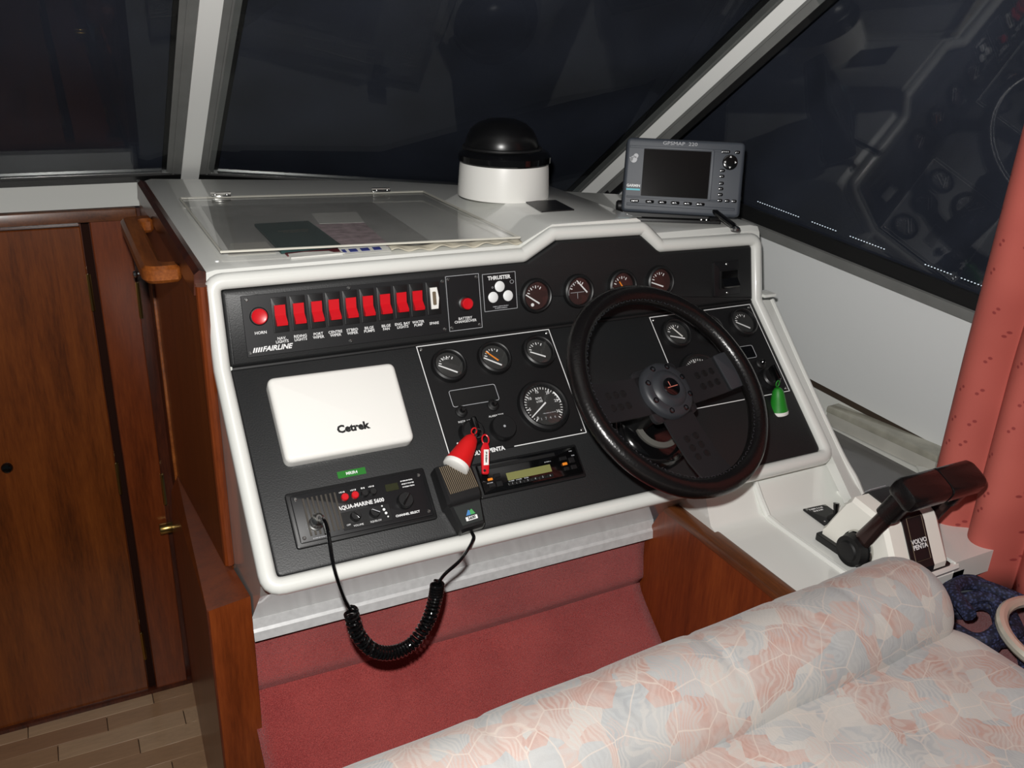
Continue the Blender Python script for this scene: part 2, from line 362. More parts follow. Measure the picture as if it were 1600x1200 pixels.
# ---- companionway floor of laminate strips
fo = struct('floor', MB().box((-.35, 1.2, FZ-.014), (1.02, 1.9, .02)), 'floorbacking', 'pale oak strip floor below the cabin door', smooth=False)
for i in range(4):
    pm = MB().plate(rrect(.298, .0555, .0008, 0, 0, 1), 0, .006, .0008, 1).mesh('plank'); pm.materials.append(PLANK[i]); PLANK[i] = (PLANK[i], pm)
k = 0
for row in range(32):
    y = 2.12-row*.0565; sh = (row*.117) % .3
    x = -.85-sh
    while x < .14:
        xc = x+.15
        x1 = max(x, -.85); x2 = min(x+.298, .155)
        if x2-x1 > .03:
            p = link('plank', PLANK[random.randrange(4)][1], None, fo, ((x1+x2)/2, y, FZ-.004)); p.scale = ((x2-x1)/.298, 1, 1)
        x += .3
# ---- bulkhead with two doors
BY = 2.15
wf = struct('wall_front', MB().box((-.36, BY+.03, .53), (1.06, .03, 1.32)), 'mahogdark', 'dark wood bulkhead behind the cabin doors')
d1 = thing('door_1', 'mahogany cabin door with small black knob, beside the dark upright gap', None, (-.36, BY, FZ), kind='structure')
link('door_leaf', MB().plate(rrect(.805, 1.27, .002, 0, .645, 1), 0, .022, .002, 1, Matrix.Translation((0, .014, 0)) @ Matrix.Rotation(R(90), 4, 'X')), 'mahog', d1)
link('door_knob', MB().lathe([(.004, 0), (.004, .008), (.0115, .010), (.0125, .016), (.010, .021), (.003, .0225)], 20, Matrix.Translation((.178, -.008, .742)) @ Matrix.Rotation(R(90), 4, 'X')), 'blkgloss', d1, label='small black knob')
def hinge(par, x, z, y=0, h=.085):
    o = link('hinge', MB().box((0, 0, 0), (.009, .006, h), .001).tube([(0, -.004, -h/2), (0, -.004, h/2)], .0035, 8), 'brass', par, (x, y, z), label='brass butt hinge')
for z in (1.012, .54, .037): hinge(d1, .405, z-FZ, -.008)
d2 = thing('door_2', 'narrow mahogany panel between the cabin door and the helm console', None, (.102, BY, FZ), kind='structure')
link('door_leaf', MB().plate(rrect(.079, 1.29, .002, 0, .655, 1), 0, .022, .002, 1, Matrix.Translation((0, .008, 0)) @ Matrix.Rotation(R(90), 4, 'X')), 'mahogred', d2)
for z in (.985, .492): hinge(d2, .041, z-FZ, -.014)
# brass bolt on the narrow panel
link('door_bolt', MB().lathe([(.0, -.019), (.0135, -.019), (.0145, -.017), (.0145, .017), (.0135, .019), (.0, .019)], 20, Matrix.Translation((.038, -.03, .508)) @ Matrix.Rotation(R(90), 4, 'Y')), 'brass', d2, label='brass round bolt')
# wooden header above the doors, dark filler in the door gap and threshold
struct('trim_1', MB().box((-.36, BY-.012, 1.186), (1.04, .03, .026), .004), 'mahogYdark', 'dark wooden header rail above the cabin doors')
struct('trim_2', MB().box((-.36, BY-.008, FZ+.007), (1.03, .022, .012), .003), 'mahogdark', 'dark wooden threshold strip under the cabin doors')
struct('trim_3', MB().box((.053, BY+.004, .53), (.016, .016, 1.27), .002), plain('dark_gap_fill', (38, 19, 13), .85, spec=.1), 'dark upright strip filling the gap between the cabin door and narrow panel')  # solid strip fills the open gap, its darkness put into the colour
# white sill under the centre window
struct('wall_front_sill', MB().rings([[(x, BY-.012, 1.200), (x, BY+.05, 1.262), (x, BY+.12, 1.262), (x, BY+.12, 1.190)] for x in (-.9, .185)]), 'gel', 'white moulded sill below the centre windscreen', ang=20)
struct('wall_front_return', MB().box((.1735, 2.06, 1.17), (.009, .2, .168), .002), 'gel', 'small white return at the rear left end of the dashboard')

# ---- windscreen panes
def quad_slab(a, b, c, d, t):
    a, b, c, d = map(Vector, (a, b, c, d)); n = (b-a).cross(d-a).normalized()*t
    return MB().rings([[a, b, c, d], [a+n, b+n, c+n, d+n]])
RK = Vector((0, -.485, .376))       # rake of the centre windscreen
m1b, m1t = Vector((.285, 2.19, 1.25)), Vector((.285, 2.19, 1.25))+RK*2.1
apb, apt = Vector((1.215, 1.985, 1.19)), Vector((1.2335, 1.335, 1.664))
apd = apt-apb; apt2 = apb+apd*1.8
m1t2 = m1b+RK*2.1
cl_b, cl_t = Vector((-.95, 2.19, 1.25)), Vector((-.95, 2.19, 1.25))+RK*2.1
def window(n, a, b, c, d, label, out):
    a, b, c, d = map(Vector, (a, b, c, d)); w = thing('window_%d' % n, label, None, a, kind='structure')
    nn = Vector(out).normalized(); o = a
    L_ = lambda p: p-o
    link('glass_pane', quad_slab(L_(a), L_(b), L_(c), L_(d), .005), 'screenglass', w, smooth=False)
    return w, nn
w1, n1 = window(1, cl_b, m1b, m1t2, cl_t, 'left dark centre windscreen pane over the cabin doors', (0, 1, 1))
w2, n2 = window(2, m1b, apb, apt2, m1t2, 'large dark starboard windscreen pane behind the dashboard', (0, 1, 1))
def bar(p, q, side, nrm, s0, s1, h0, h1):
    """strip from p to q, from s0 to s1 along side and h0 to h1 along nrm"""
    p, q, side, nrm = Vector(p), Vector(q), Vector(side), Vector(nrm)
    ring = lambda e: [e+side*s0+nrm*h0, e+side*s1+nrm*h0, e+side*s1+nrm*h1, e+side*s0+nrm*h1]
    return MB().rings([ring(p), ring(q)])
# inward normals
cn = Vector((1, 0, 0)).cross(RK.normalized()).normalized();  cn = -cn if cn.y > 0 else cn
sd = (apb-m1b).normalized(); sn = sd.cross(RK.normalized()).normalized(); sn = -sn if sn.y > 0 else sn
# bottom gaskets
for w, p, q, nn in ((w1, cl_b, m1b, cn), (w2, m1b, apb, sn)):
    up = RK.normalized(); o = Vector(w.location)
    link('gasket', bar(p-o, q-o, up, nn, -.03, .030, -.004, .010), 'rubber', w, smooth=False)
    link('bead', bar(p-o, q-o, up, nn, .030, .034, -.002, .006), 'steel', w, smooth=False, label='thin bright metal bead')
# mullion between the panes
t4 = thing('trim_4', 'white and grey upright mullion between the two windscreen panes', None, m1b, kind='structure')
md = RK.normalized(); mn = (cn+sn).normalized(); ms = md.cross(mn).normalized(); ms = -ms if ms.x < 0 else ms
z0 = -md*.05; z1 = RK*2.1
link('cover_strip', bar(z0, z1, ms, mn, -.019, .019, 0, .016), 'bright', t4, smooth=False)
for s in (-1, 1):
    link('channel', bar(z0, z1, ms, mn, s*.019, s*.050, -.004, .010), 'alu', t4, smooth=False)
    link('channel_lip', bar(z0, z1, ms, mn, s*.034, s*.038, .009, .0125), 'alu', t4, smooth=False)
    link('gasket', bar(z0, z1, ms, mn, s*.050, s*.059, -.004, .007), 'rubber', t4, smooth=False)
link('screw', MB().lathe([(.003, 0), (.003, .002), (.001, .003)], 10, Matrix.Translation((-.046, -.02, .03))), 'steel', t4)
# ---- starboard side: wall, window, shelf
WD = Vector((-.167, 1, .117)); WP = Vector((1.3, 1.75, 1.26)); WL = Vector((-.3, 0, 1))
def W(y, h):       # point on the leaning side, h metres above the window line
    k = (y-1.75); return WP+WD*k+WL*h
WLN = WD.cross(WL).normalized(); WLN = -WLN if WLN.x > 0 else WLN     # inward normal
struct('wall_right', MB().rings([[W(-.6, -.326), W(2.1, -.326), W(2.1, -.022), W(-.6, -.022)], [v-WLN*.02 for v in (W(-.6, -.326), W(2.1, -.326), W(2.1, -.022), W(-.6, -.022))]]), 'wallwhite', 'white lined cabin side below the side window', smooth=False)
w3 = thing('window_3', 'big dark side window with black lower band, right of the plotter', None, W(1.75, 0), kind='structure')
o3 = W(1.75, 0)
lo = lambda y, h: W(y, h)-o3
link('glass_pane', quad_slab(lo(-.6, -.01), lo(2.1, -.01), lo(2.1, .80), lo(-.6, .80), .005), 'glass', w3, smooth=False)
link('lower_band', bar(lo(-.6, 0), lo(2.08, 0), WL.normalized(), WLN, 0.0, .032, .0005, .006), 'rubber', w3, smooth=False, label='black band along the foot of the glass')
link('sill_strip', bar(lo(-.6, 0), lo(2.08, 0), WL.normalized(), WLN, -.022, 0, -.006, .012), 'alu', w3, smooth=False, label='grey metal sill strip')
# A pillar
t5 = thing('trim_5', 'slanting white and grey corner pillar between windscreen and side window', None, apb, kind='structure')
ad = apd.normalized(); an = (sn+WLN).normalized(); an = (an-ad*an.dot(ad)).normalized(); as_ = ad.cross(an).normalized(); as_ = -as_ if as_.x < 0 else as_
q0 = -ad*.06; q1 = apd*1.8
link('cover_strip', bar(q0, q1, as_, an, -.013, .015, 0, .014), 'bright', t5, smooth=False)
for s, w_, nn_ in ((-1, .044, sn), (1, .048, WLN)):
    nn_ = (nn_-ad*nn_.dot(ad)).normalized(); sv = ad.cross(nn_).normalized(); sv = sv if sv.x*s > 0 else -sv; base = as_*s*.010
    link('channel', bar(q0+base, q1+base, sv, nn_, 0, w_-.014, 0, .009), 'alu', t5, smooth=False)
    link('channel_lip', bar(q0+base, q1+base, sv, nn_, .014, .018, .008, .0115), 'alu', t5, smooth=False)
    link('gasket', bar(q0+base, q1+base, sv, nn_, w_-.014, w_-.002, 0, .006), 'rubber', t5, smooth=False)
link('corner_bracket', bar(ad*.02+as_*.01, ad*.115+as_*.01, sv, nn_, .026, .085, .001, .012), 'blk', t5, smooth=False, label='black corner bracket at the pillar foot')
# navy canvas cover over the outside of the glass
def cloth(fn, nu, nv): return MB().grid(fn, nu, nv)
def cv1(u, v):
    x = -1.2+u*1.6; p = Vector((x, 2.27, 1.16))+RK*2.4*v; p += -cn*(.03+.006*math.sin(9*u+3*v)+.004*math.sin(23*v+4*u)); return p
def cv2(u, v):
    p = (m1b+Vector((-.1, .1, -.08)))*(1-u)+(apb+Vector((.12, .06, -.08)))*u + (RK*(1-u)+apd*u)*2.2*v
    return p-sn*(.035+.008*math.sin(14*v+5*u)+.004*math.sin(31*v-9*u))
def cv3(u, v):
    y = 2.2-2.7*u; h = -.05+.90*v; s = 6.5*u*2.7-5.0*v*1.2
    return W(y, h)-WLN*(.05+.016*math.sin(s*2.6)+.008*math.sin(s*6.1+2))
cvr = thing('canvas_cover', 'navy canvas cover stretched over the outside of the windows', 'cover', (0, 0, 0))
link('windscreen_panel', cloth(cv1, 40, 30), 'canvas', cvr); link('windscreen_panel', cloth(cv2, 40, 30), 'canvas', cvr); link('side_panel', cloth(cv3, 90, 30), 'canvas', cvr)
sh = MB()
for a, b_ in ((1.47, 1.36), (1.33, 1.27), (1.24, 1.16), (1.08, 1.03), (1.01, .93)):
    y = a
    while y > b_: sh.box(tuple(W(y, .040)-WLN*.012), (.0012, .0026, .0012)); y -= .0062
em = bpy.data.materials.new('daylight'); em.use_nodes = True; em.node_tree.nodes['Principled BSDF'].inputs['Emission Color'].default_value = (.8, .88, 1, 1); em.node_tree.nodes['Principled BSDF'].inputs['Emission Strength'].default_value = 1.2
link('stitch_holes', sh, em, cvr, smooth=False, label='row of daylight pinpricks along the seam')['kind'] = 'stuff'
# ceiling over the helm
struct('ceiling', MB().box((0.1, .30, 2.06), (3.2, 2.4, .03)), 'wallwhite', 'white cabin roof lining above the helm')
# side shelf and side deck
struct('wall_right_shelf', MB().rings([[(1.245, y, .77), (1.56, y, .77), (1.56, y, .812), (1.245, y, .812)] for y in (.775, 1.75)]), 'gel', 'white side shelf between the helm console and cabin side')
struct('wall_right_gap', MB().rings([[W(.5, -.327)+WLN*0, W(2.0, -.327), W(2.0, -.343), W(.5, -.343)], [v-WLN*.01 for v in (W(.5, -.327), W(2.0, -.327), W(2.0, -.343), W(.5, -.343))]]), plain('shadow_gap_brown', (58, 46, 36), .7), 'dark gap strip at the foot of the white cabin side', smooth=False)
struct('wall_right_kick', MB().rings([[W(.5, -.342), W(2.0, -.342), W(2.0, -.46), W(.5, -.46)], [v-WLN*.02 for v in (W(.5, -.342), W(2.0, -.342), W(2.0, -.46), W(.5, -.46))]]), 'gel', 'white lower lining between the side shelf and the dark gap', smooth=False)
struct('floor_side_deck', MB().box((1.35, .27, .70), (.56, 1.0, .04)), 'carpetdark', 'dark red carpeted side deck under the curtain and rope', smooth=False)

# ================================================================== HELM CONSOLE
hc = thing('helm_console', 'white moulded helm console with black padded instrument panels', 'console', (0, 0, 0))
def profile(x, yb, topz=1.258, end=False):
    if end: return [(x, yb, topz), (x, 1.352, 1.2605), (x, 1.338, 1.257), (x, 1.331, 1.248), (x, HY, HZ), PL(x, -.318), PL(x, -.325, -.006), PL(x, -.326, -.022), (x, 1.083, .852), (x, *FW(1.178, .747)), (x, 1.36, .64), (x, yb, .64)]
    return [(x, yb, topz), (x, 1.352, 1.2605), (x, 1.338, 1.257), (x, 1.331, 1.248), (x, HY, HZ), PL(x, -.336), PL(x, -.343, -.006), PL(x, -.341, -.016), (x, 1.083, .852), (x, *FW(1.178, .747)), (x, 1.36, .64), (x, yb, .64)]
st = [(.18, 2.13), (.198, 2.135), (.68, 1.985), (1.04, 1.745), (1.212, 1.64), (1.232, 1.62)]
link('body', MB().rings([[Vector(p) if 0 < i < len(st)-1 else Vector(p)+Vector((0, 0, -.004 if p[2] > 1.2 else 0)) for p in profile(x, yb, end=(i in (0, len(st)-1)))] for i, (x, yb) in enumerate(st)]), 'gel', hc, ang=18)
# raised rounded rim around both padded panels
def seg3(P, pts): return [Vector(P(x, y, .001)) for x, y in pts]
up_path = round_poly([(1.2165, .0), (1.2165, .1225), (.987, .1265), (.950, .1605), (.764, .1635), (.703, .1315), (.1885, .1325), (.1885, .0)], [0, .018, .012, .012, .012, .012, .018, 0], 5)
lo_path = round_poly([(.1885, 0), (.1885, -.3365), (1.2165, -.3365), (1.2165, 0)], [0, .02, .02, 0], 5)
path = seg3(PU, up_path)+seg3(PL, lo_path[1:-1])
link('moulded_rim', MB().tube(path, .0128, 12, closed=True), 'gel', hc, ang=60)
# padded vinyl panels
upad = round_poly([(.2, .0035), (1.2045, .0035), (1.2045, .111), (.988, .115), (.9465, .1485), (.770, .1515), (.7075, .1205), (.2, .1205)], [.006, .006, .008, .01, .01, .01, .01, .008], 4)
link('upper_pad', MB().plate(upad, -.004, .0075, .007, 4), 'vinyl', hc, PU(0, 0), RU, label='upper black vinyl padded fascia')
lpad = round_poly([(.2, -.325), (1.204, -.325), (1.204, -.001), (.2, -.001)], [.011, .011, .004, .004], 4)
link('lower_pad', MB().plate(lpad, -.004, .005, .004, 3), 'vinyl', hc, PL(0, 0), RL, label='sloping black vinyl padded desk panel')
link('joint_shadow_filler', MB().tube([PU(.2035, .001, .003), PU(1.201, .001, .003)], .0038, 8), 'rubber', hc, label='black filler drawn as the shadow line between the two padded panels')  # black filler covers the white joint and stands in for its shadow line
# starboard flange of the moulding
link('flange', MB().rings([[PL(1.225, y, -.02), PL(x, y, -.03), PL(x, y, -.004), PL(1.225, y, .002)] for x, y in ((1.262, -.0), (1.257, -.17), (1.256, -.335), (1.258, -.425))]), 'gel', hc, ang=25)
link('flange_lip', MB().tube(spl([PL(1.262, .0, -.006), PL(1.257, -.17, -.006), PL(1.256, -.33, -.006), (1.260, 1.016, .845), (1.265, .992, .815), (1.267, .965, .804)], 6), .006, 8), 'gel', hc)
link('ledge_tab', MB().box(PU(1.244, .012, -.002), (.03, .03, .006), .0015), 'gel', hc)
# compass plinth
pl = lambda y, z0: [(.700, y, 1.256), (.985, y, 1.256), (.973, y, 1.262), (.948, y, z0-.004), (.940, y, z0), (.764, y, z0), (.756, y, z0-.004), (.712, y, 1.262)]
rg = [pl(1.336, 1.288), pl(1.345, 1.290), pl(1.68, 1.290), pl(1.70, 1.286)]
link('compass_plinth', MB().rings([[Vector(p) for p in r] for r in rg]), 'gel', hc, ang=28)
link('vent_plate', MB().plate([(.79, 1.422), (.858, 1.42), (.87, 1.511), (.805, 1.517)], 1.2905, 1.2925), 'blkplate', hc, smooth=False, label='thin black plate in front of the compass')
# small brow closing the windscreen gap
link('screen_ledge', MB().rings([[(x, yb-.004, 1.254), (x, yb+.26 if x > .6 else yb+.08, 1.2), (x, yb+.26 if x > .6 else yb+.08, 1.17), (x, yb-.004, 1.2)] for x, yb in st]), 'rubber', hc, smooth=False, label='black ledge behind the dashboard under the windscreen')
# left wooden cladding with edge trims
link('side_panel', MB().rings([[(x, 1.312, 1.243), (x, 2.10, 1.243), (x, 2.14, 1.10), (x, 2.14, .50), (x, 1.308, .76)] for x in (.166, .1795)]), 'mahog', hc, smooth=False, label='mahogany side cladding')
link('front_edging', MB().tube([(.1725, 1.310, 1.243), (.1725, 1.302, .775)], .0085, 10), 'mahogred', hc, label='reddish rounded wooden edging')
link('top_edging', MB().rings([[(.163, y, 1.225), (.181, y, 1.225), (.183, y, 1.259), (.174, y, 1.262), (.166, y, 1.256)] for y in (1.325, 2.10)]), 'mahogdark', hc, label='dark wooden edging along the top')
link('joint_bead', MB().box((.164, 1.985, .84), (.008, .014, .60), .002), 'mahogY', hc, label='light wooden joint bead')
# ---- footwell trim strip, carpet, side board, post
tag(link('trim_strip', MB().rings([[(x, *FW(y, z)) for y, z in ((1.187, .750), (1.178, .746), (1.175, .730), (1.171, .726), (1.169, .711), (1.193, .709))] for x in (.181, .93)]), 'alub', smooth=False), 'brushed pale metal strip under the white console edge', 'trim strip')
def carp(u, v):
    x = .170+.765*u
    pts = [(1.200, .735), (1.196, .66), (1.188, .615), (1.198, .594), (1.186, .574), (1.155, .548), (1.08, .49), (1.00, .43), (.9, .36), (.84, .335), (.5, .33), (.3, .33)]
    pts = [FW(*p) for p in pts]; s = v*(len(pts)-1); i = min(int(s), len(pts)-2); f = s-i; y = pts[i][0]*(1-f)+pts[i+1][0]*f; z = pts[i][1]*(1-f)+pts[i+1][1]*f
    return (x, y+.004*math.sin(7*x+3*v)+.012*(.5-u)*0, z)
cp = link('footwell_carpet', MB().grid(carp, 24, 60), 'carpet'); cp.modifiers.new('thickness', 'SOLIDIFY').thickness = .006
tag(cp, 'red carpet lining the footwell beneath the helm', 'carpet')
sb = thing('footwell_board', 'mahogany board on the starboard side of the footwell', 'board', (.938, .9, .33))
link('panel', MB().rings([[(x, -.45, 0), (x, .32, 0), (x, .30, .36), (x, .25, .455), (x, -.45, .455)] for x in (-.012, .008)]), 'mahogred', sb, smooth=False)
link('cap_rail', MB().box((.000, -.09, .4645), (.034, .70, .016), .004), 'mahogYdark', sb, label='dark wooden cap rail')
po = thing('wooden_post', 'mahogany post at the left end of the footwell', 'post', (.145, 1.155, FZ))
pp = lambda z: z-FZ
link('post_body', MB().add([(-.030, 0, 0), (.033, 0, 0), (.033, .83, 0), (.008, .985, 0), (-.030, 0, pp(.797)), (.033, 0, pp(.806)), (.0205, .83, pp(.60)), (.004, .83, pp(.56)), (.006, .985, pp(.36))],
    [(3, 2, 1, 0), (0, 1, 5, 4), (1, 2, 6, 5), (4, 5, 6, 7), (0, 4, 7, 8, 3), (2, 3, 8, 7, 6)]), 'mahogred', po, smooth=False)
link('front_bead', MB().tube([(-.029, .001, 0), (-.029, .001, pp(.797))], .002, 6), 'mahogdark', po)
# grab handle on the side cladding
gh = thing('grab_handle', 'varnished wooden grab handle on the console side', 'handle', (.165, 1.66, 1.222))
hp = round_poly([(0, -.20), (-.058, -.20), (-.058, .20), (0, .20)], [0, .03, .03, 0], 6)
hpi = [(0, .165), (-.024, .165), (-.024, -.165), (0, -.165)]
hpi = round_poly(hpi, [0, .012, .012, 0], 4)
poly = hp+hpi
link('rail', MB().plate(poly[::-1], -.014, .014, .0), 'mahogY', gh, ang=30).modifiers.new('round', 'BEVEL').width = .006
hk = thing('coat_hook', 'small metal hook under the wooden grab handle', 'hook', (.166, 1.93, 1.10))
link('stem', MB().tube([(0, 0, 0), (-.035, 0, .002)], .004, 8), 'steel', hk); link('tip', MB().lathe([(.001, -.006), (.006, -.004), (.0075, 0), (.006, .004), (.001, .006)], 12, Matrix.Translation((-.038, 0, .002)) @ Matrix.Rotation(R(90), 4, 'Y')), 'steel', hk)

# ---- starboard throttle ledge
sc = thing('throttle_ledge', 'white moulded ledge to the right of the wheel, carrying the throttle', 'ledge', (0, 0, 0))
def led(x): return [(x, .775, .70), (x, .775, .792), (x, .783, .800), (x, 1.018, .800), (x, 1.036, .808), (x, 1.062, .860), (x, 1.085, .872), (x, 1.15, .84), (x, 1.15, .70)]
link('body', MB().rings([[Vector(p) for p in led(x)] for x in (.944, 1.272)]), 'gel', sc, ang=40)
link('bead', MB().tube([(1.055, 1.066, .866), (1.060, 1.045, .832), (1.066, 1.026, .804), (1.066, .99, .800), (1.064, .78, .800)], .0065, 8), 'gel', sc)
link('outer_lip', MB().tube([(1.267, .968, .803), (1.267, .79, .803), (1.25, .778, .803), (1.10, .778, .80)], .007, 8), 'gel', sc)
# trim-tab switch plate let into the ledge
sp = thing('joystick_plate', 'small black switch plate with toggle in front of the throttle', 'switch', (1.170, 1.005, .801), (0, 0, R(-4)))
link('plate', MB().plate(rrect(.052, .11, .002, 0, -.04), 0, .003, .001), 'blkplate', sp)
link('boot', MB().lathe([(.014, .003), (.013, .007), (.008, .011), (.005, .013)], 16, Matrix.Translation((.005, -.035, 0))), 'rubber', sp)
link('toggle', MB().tube([(.005, -.035, .010), (.007, -.030, .024), (.008, -.028, .032)], [.0035, .0045, .0055], 10), 'blkgloss', sp)
marks(.030, .0042, sp, (-.002, .004, .0031), rows=2); text('+', .007, sp, (-.018, -.035, .0033)); text('-', .007, sp, (.021, -.05, .0033))
for x, y in ((-.021, .010), (.021, .010)): link('screw', MB().lathe([(.003, .003), (.003, .0042), (.001, .005)], 10, Matrix.Translation((x, y, 0))), 'steel', sp)

# ================================================================== INSTRUMENTS
def screw(par, x, y, z=.0, r=.0028, m='steel'):
    if 'screw' not in TXT:
        TXT['screw'] = MB().lathe([(.0028, 0), (.0028, .0008), (.0018, .0016), (.0006, .0016), (.0004, .0011)], 12).mesh('screw'); TXT['screw'].materials.append(M['steel'])
    return link('screw', TXT['screw'], None, par, (x, y, z))
TOPU, TOPL = .0076, .0051
# ---- switch panel
swp = thing('switch_panel', 'long black switch panel with nine red rocker switches', 'switch panel', PU(.3895, .0625, TOPU), RU)
X0, Y0 = .3895, .0625
link('plate', MB().plate(rrect(.326, .0925, .001), 0, .002, .0005, 1), 'blkplate', swp)
for x, y in ((.2345, .1026), (.3916, .1050), (.3862, .0223), (.231, .0225), (.5487, .1010), (.5465, .0225)): screw(swp, x-X0, y-Y0, .002)
rx = [.281, .3093, .3372, .3642, .3915, .4190, .4473, .4750, .5022]
hous = MB().plate(rrect(.0235, .0535, .001), .002, .0045, .0008, 2).mesh('switch_housing'); hous.materials.append(M['blk'])
rk = MB().rings([[(x, -.0160, .004), (x, .0150, .004), (x, .0150, .0085), (x, -.001, .0060), (x, -.0120, .0150), (x, -.0160, .0135)] for x in (-.0082, .0082)]).mesh('rocker', ang=20); rk.materials.append(M['red'])
labs = ['NAV.\nLIGHTS', 'RIDING\nLIGHTS', 'PORT\nWIPER', 'CENTRE\nWIPER', "ST'BRD\nWIPER", 'BILGE\nPUMPS', 'BILGE\nFAN', 'ENG. BAY\nLIGHTS', 'WATER\nPUMP']
for x, t in zip(rx, labs):
    h = link('switch_housing', hous, None, swp, (x-X0, .0755-Y0, 0)); link('rocker', rk, None, h, (0, 0, 0), label='red rocker')
    text(t, .0060, swp, (x-X0-.001, .0370-Y0, .0022), bold=.00008)
h = link('switch_housing', hous, None, swp, (.5305-X0, .0755-Y0, 0))
link('worn_insert', MB().plate([(-.006, -.0175), (.006, -.0175), (.0085, 0), (.006, .0175), (-.006, .0175)], .0045, .008, .0006, 1), 'ivory', h, label='white insert of the missing switch')
link('worn_core', MB().plate(rrect(.006, .022, .002), .008, .0092, .0005, 1), 'tan', h)
link('spare_frame', MB().plate(rrect(.0225, .017, .0005), .002, .0026, .0003, 1), 'blk', swp, (.5285-X0, .0345-Y0, 0)); text('SPARE', .0060, swp, (.5285-X0, .0345-Y0, .0028), bold=.00008)
hb = link('horn_collar', MB().lathe([(.014, .002), (.014, .004), (.0125, .0055), (.0115, .0055)], 28), 'blk', swp, (.2497-X0, .0765-Y0, 0))
link('horn_button', MB().lathe([(.0118, .004), (.0118, .009), (.0105, .0102), (.0085, .0095), (.0005, .0092)], 28), 'red', hb, label='red round push button')
text('HORN', .0062, swp, (.2497-X0, .0515-Y0, .0022), bold=.00008)
text('FAIRLINE', .0105, swp, (.271-X0, .0262-Y0, .0022), sx=1.05, shear=.35, bold=.0003)
stp = MB()
for i in range(4): stp.plate([(i*.0036, 0), (i*.0036+.0022, 0), (i*.0036+.0048, .0072), (i*.0036+.0026, .0072)], 0, .0004)
link('logo_stripes', stp, 'white', swp, (.2345-X0, .0226-Y0, .0021), smooth=False)
# ---- battery changeover
bp = thing('battery_switch_panel', 'black plate with a single red button beside the rocker switches', 'switch panel', PU(.5845, .063, TOPU), RU)
link('plate', MB().plate(rrect(.060, .091, .001), 0, .0025, .0005, 1), 'blkplate', bp)
fr = MB()
for (cx, cy, w, h) in ((0, .0452, .060, .0009), (0, -.0452, .060, .0009), (-.0297, 0, .0009, .091), (.0297, 0, .0009, .091)): fr.box((cx, cy, .0026), (w, h, .0004))
link('border', fr, 'silver', bp, smooth=False)
for x in (-.0255, .0255):
    for y in (-.040, .040): screw(bp, x, y, .0025)
link('button_collar', MB().lathe([(.0125, .0025), (.0125, .0045), (.010, .006)], 24), 'blk', bp, (.002, -.002, 0)); link('button', MB().lathe([(.0095, .005), (.0095, .014), (.008, .0155), (.0005, .0150)], 24), 'red', bp, (.002, -.002, 0), label='red push button')
text('BATTERY\nCHANGEOVER', .0060, bp, (0, -.029, .0027), bold=.00008)
# ---- thruster panel
tp = thing('thruster_panel', 'small black plate with three round white buttons', 'switch panel', PU(.652, .0745, TOPU), RU)
link('plate', MB().plate(rrect(.062, .063, .001), 0, .002, .0005, 1), 'blkplate', tp)
fr = MB()
for (cx, cy, w, h) in ((0, .0312, .062, .0009), (0, -.0312, .062, .0009), (-.0307, 0, .0009, .063), (.0307, 0, .0009, .063)): fr.box((cx, cy, .0021), (w, h, .0004))
link('border', fr, 'silver', tp, smooth=False)
for x, y in ((0, .0085), (-.0135, -.0085), (.0145, -.0085)): link('button', MB().lathe([(.0092, .002), (.0092, .0026), (.008, .0034), (.0005, .0040)], 24), 'lamp', tp, (x, y, 0), label='white round button')
text('THRUSTER', .0088, tp, (0, .0235, .0022), sx=1.0, bold=.0003)
link('emblem', MB().tube([(.0235+.0035*math.cos(a), .0145+.003*math.sin(a), .0022) for a in [k*math.pi/8 for k in range(16)]], .0004, 5, True), 'silver', tp); text('o', .007, tp, (-.0135, .0085, .0022), m='silver'); marks(.030, .0018, tp, (0, -.0262, .0021), 'silver', 2)

# ---- round gauges
def gauge(name, label, P, rot, x, y, r, top, needles, cap=None, red=False, tacho=False, group='round engine gauges'):
    g = thing(name, label, 'gauge', P(x, y, top), rot, group)
    link('bezel', MB().lathe([(r*1.0, 0), (r*1.0, .004), (r*.95, .0085), (r*.86, .0105), (r*.80, .0095), (r*.775, .004), (r*.77, .0025)], 40, cap0=False, cap1=False), 'blk', g, label='black ring')
    link('dial', MB().lathe([(r*.78, .0), (r*.78, .0025)], 40), 'dialred' if red else 'dial', g)
    tk = MB(); n = 33 if tacho else 7; a0, a1 = (R(228), R(-48)) if tacho else (R(160), R(55))
    for k in range(n):
        a = a0+(a1-a0)*k/(n-1); big = (k % 5 == 0) if tacho else (k % 2 == 0); l = (.13 if big else .085)*r if tacho else (.16 if big else .09)*r
        c, s = math.cos(a), math.sin(a); ro = r*(.74 if tacho else .58); w = (.0009 if big else .0006)*(1 if tacho else .9)
        p = [Vector((c*(ro-l)-s*w, s*(ro-l)+c*w)), Vector((c*(ro-l)+s*w, s*(ro-l)-c*w)), Vector((c*ro+s*w, s*ro-c*w)), Vector((c*ro-s*w, s*ro+c*w))]
        tk.plate([tuple(q) for q in p], .0026, .0028)
    link('tick_marks', tk, 'white', g, smooth=False)
    for (px, py, tx, ty, m) in needles:
        a = Vector((px*r, py*r)); b = Vector((tx*r, ty*r)); d = (b-a).normalized(); q = Vector((-d.y, d.x)); w0, w1 = (.0014, .0008) if tacho else (.0013, .0010)
        link('needle', MB().plate([tuple(a+q*w0), tuple(a-q*w0), tuple(b-q*w1), tuple(b+q*w1)][::-1], .0042, .0050), m, g, smooth=False, label='orange needle' if m == 'orange' else 'white needle')
    if cap: text(cap, .0055 if not tacho else .006, g, (-.1*r, .42*r if not tacho else .25*r, .0028))
    link('glass', MB().lathe([(r*.80, .0075), (r*.6, .0088), (r*.3, .0095), (.0004, .0097)], 32, cap0=False, cap1=False), 'dialglass', g)
    return g
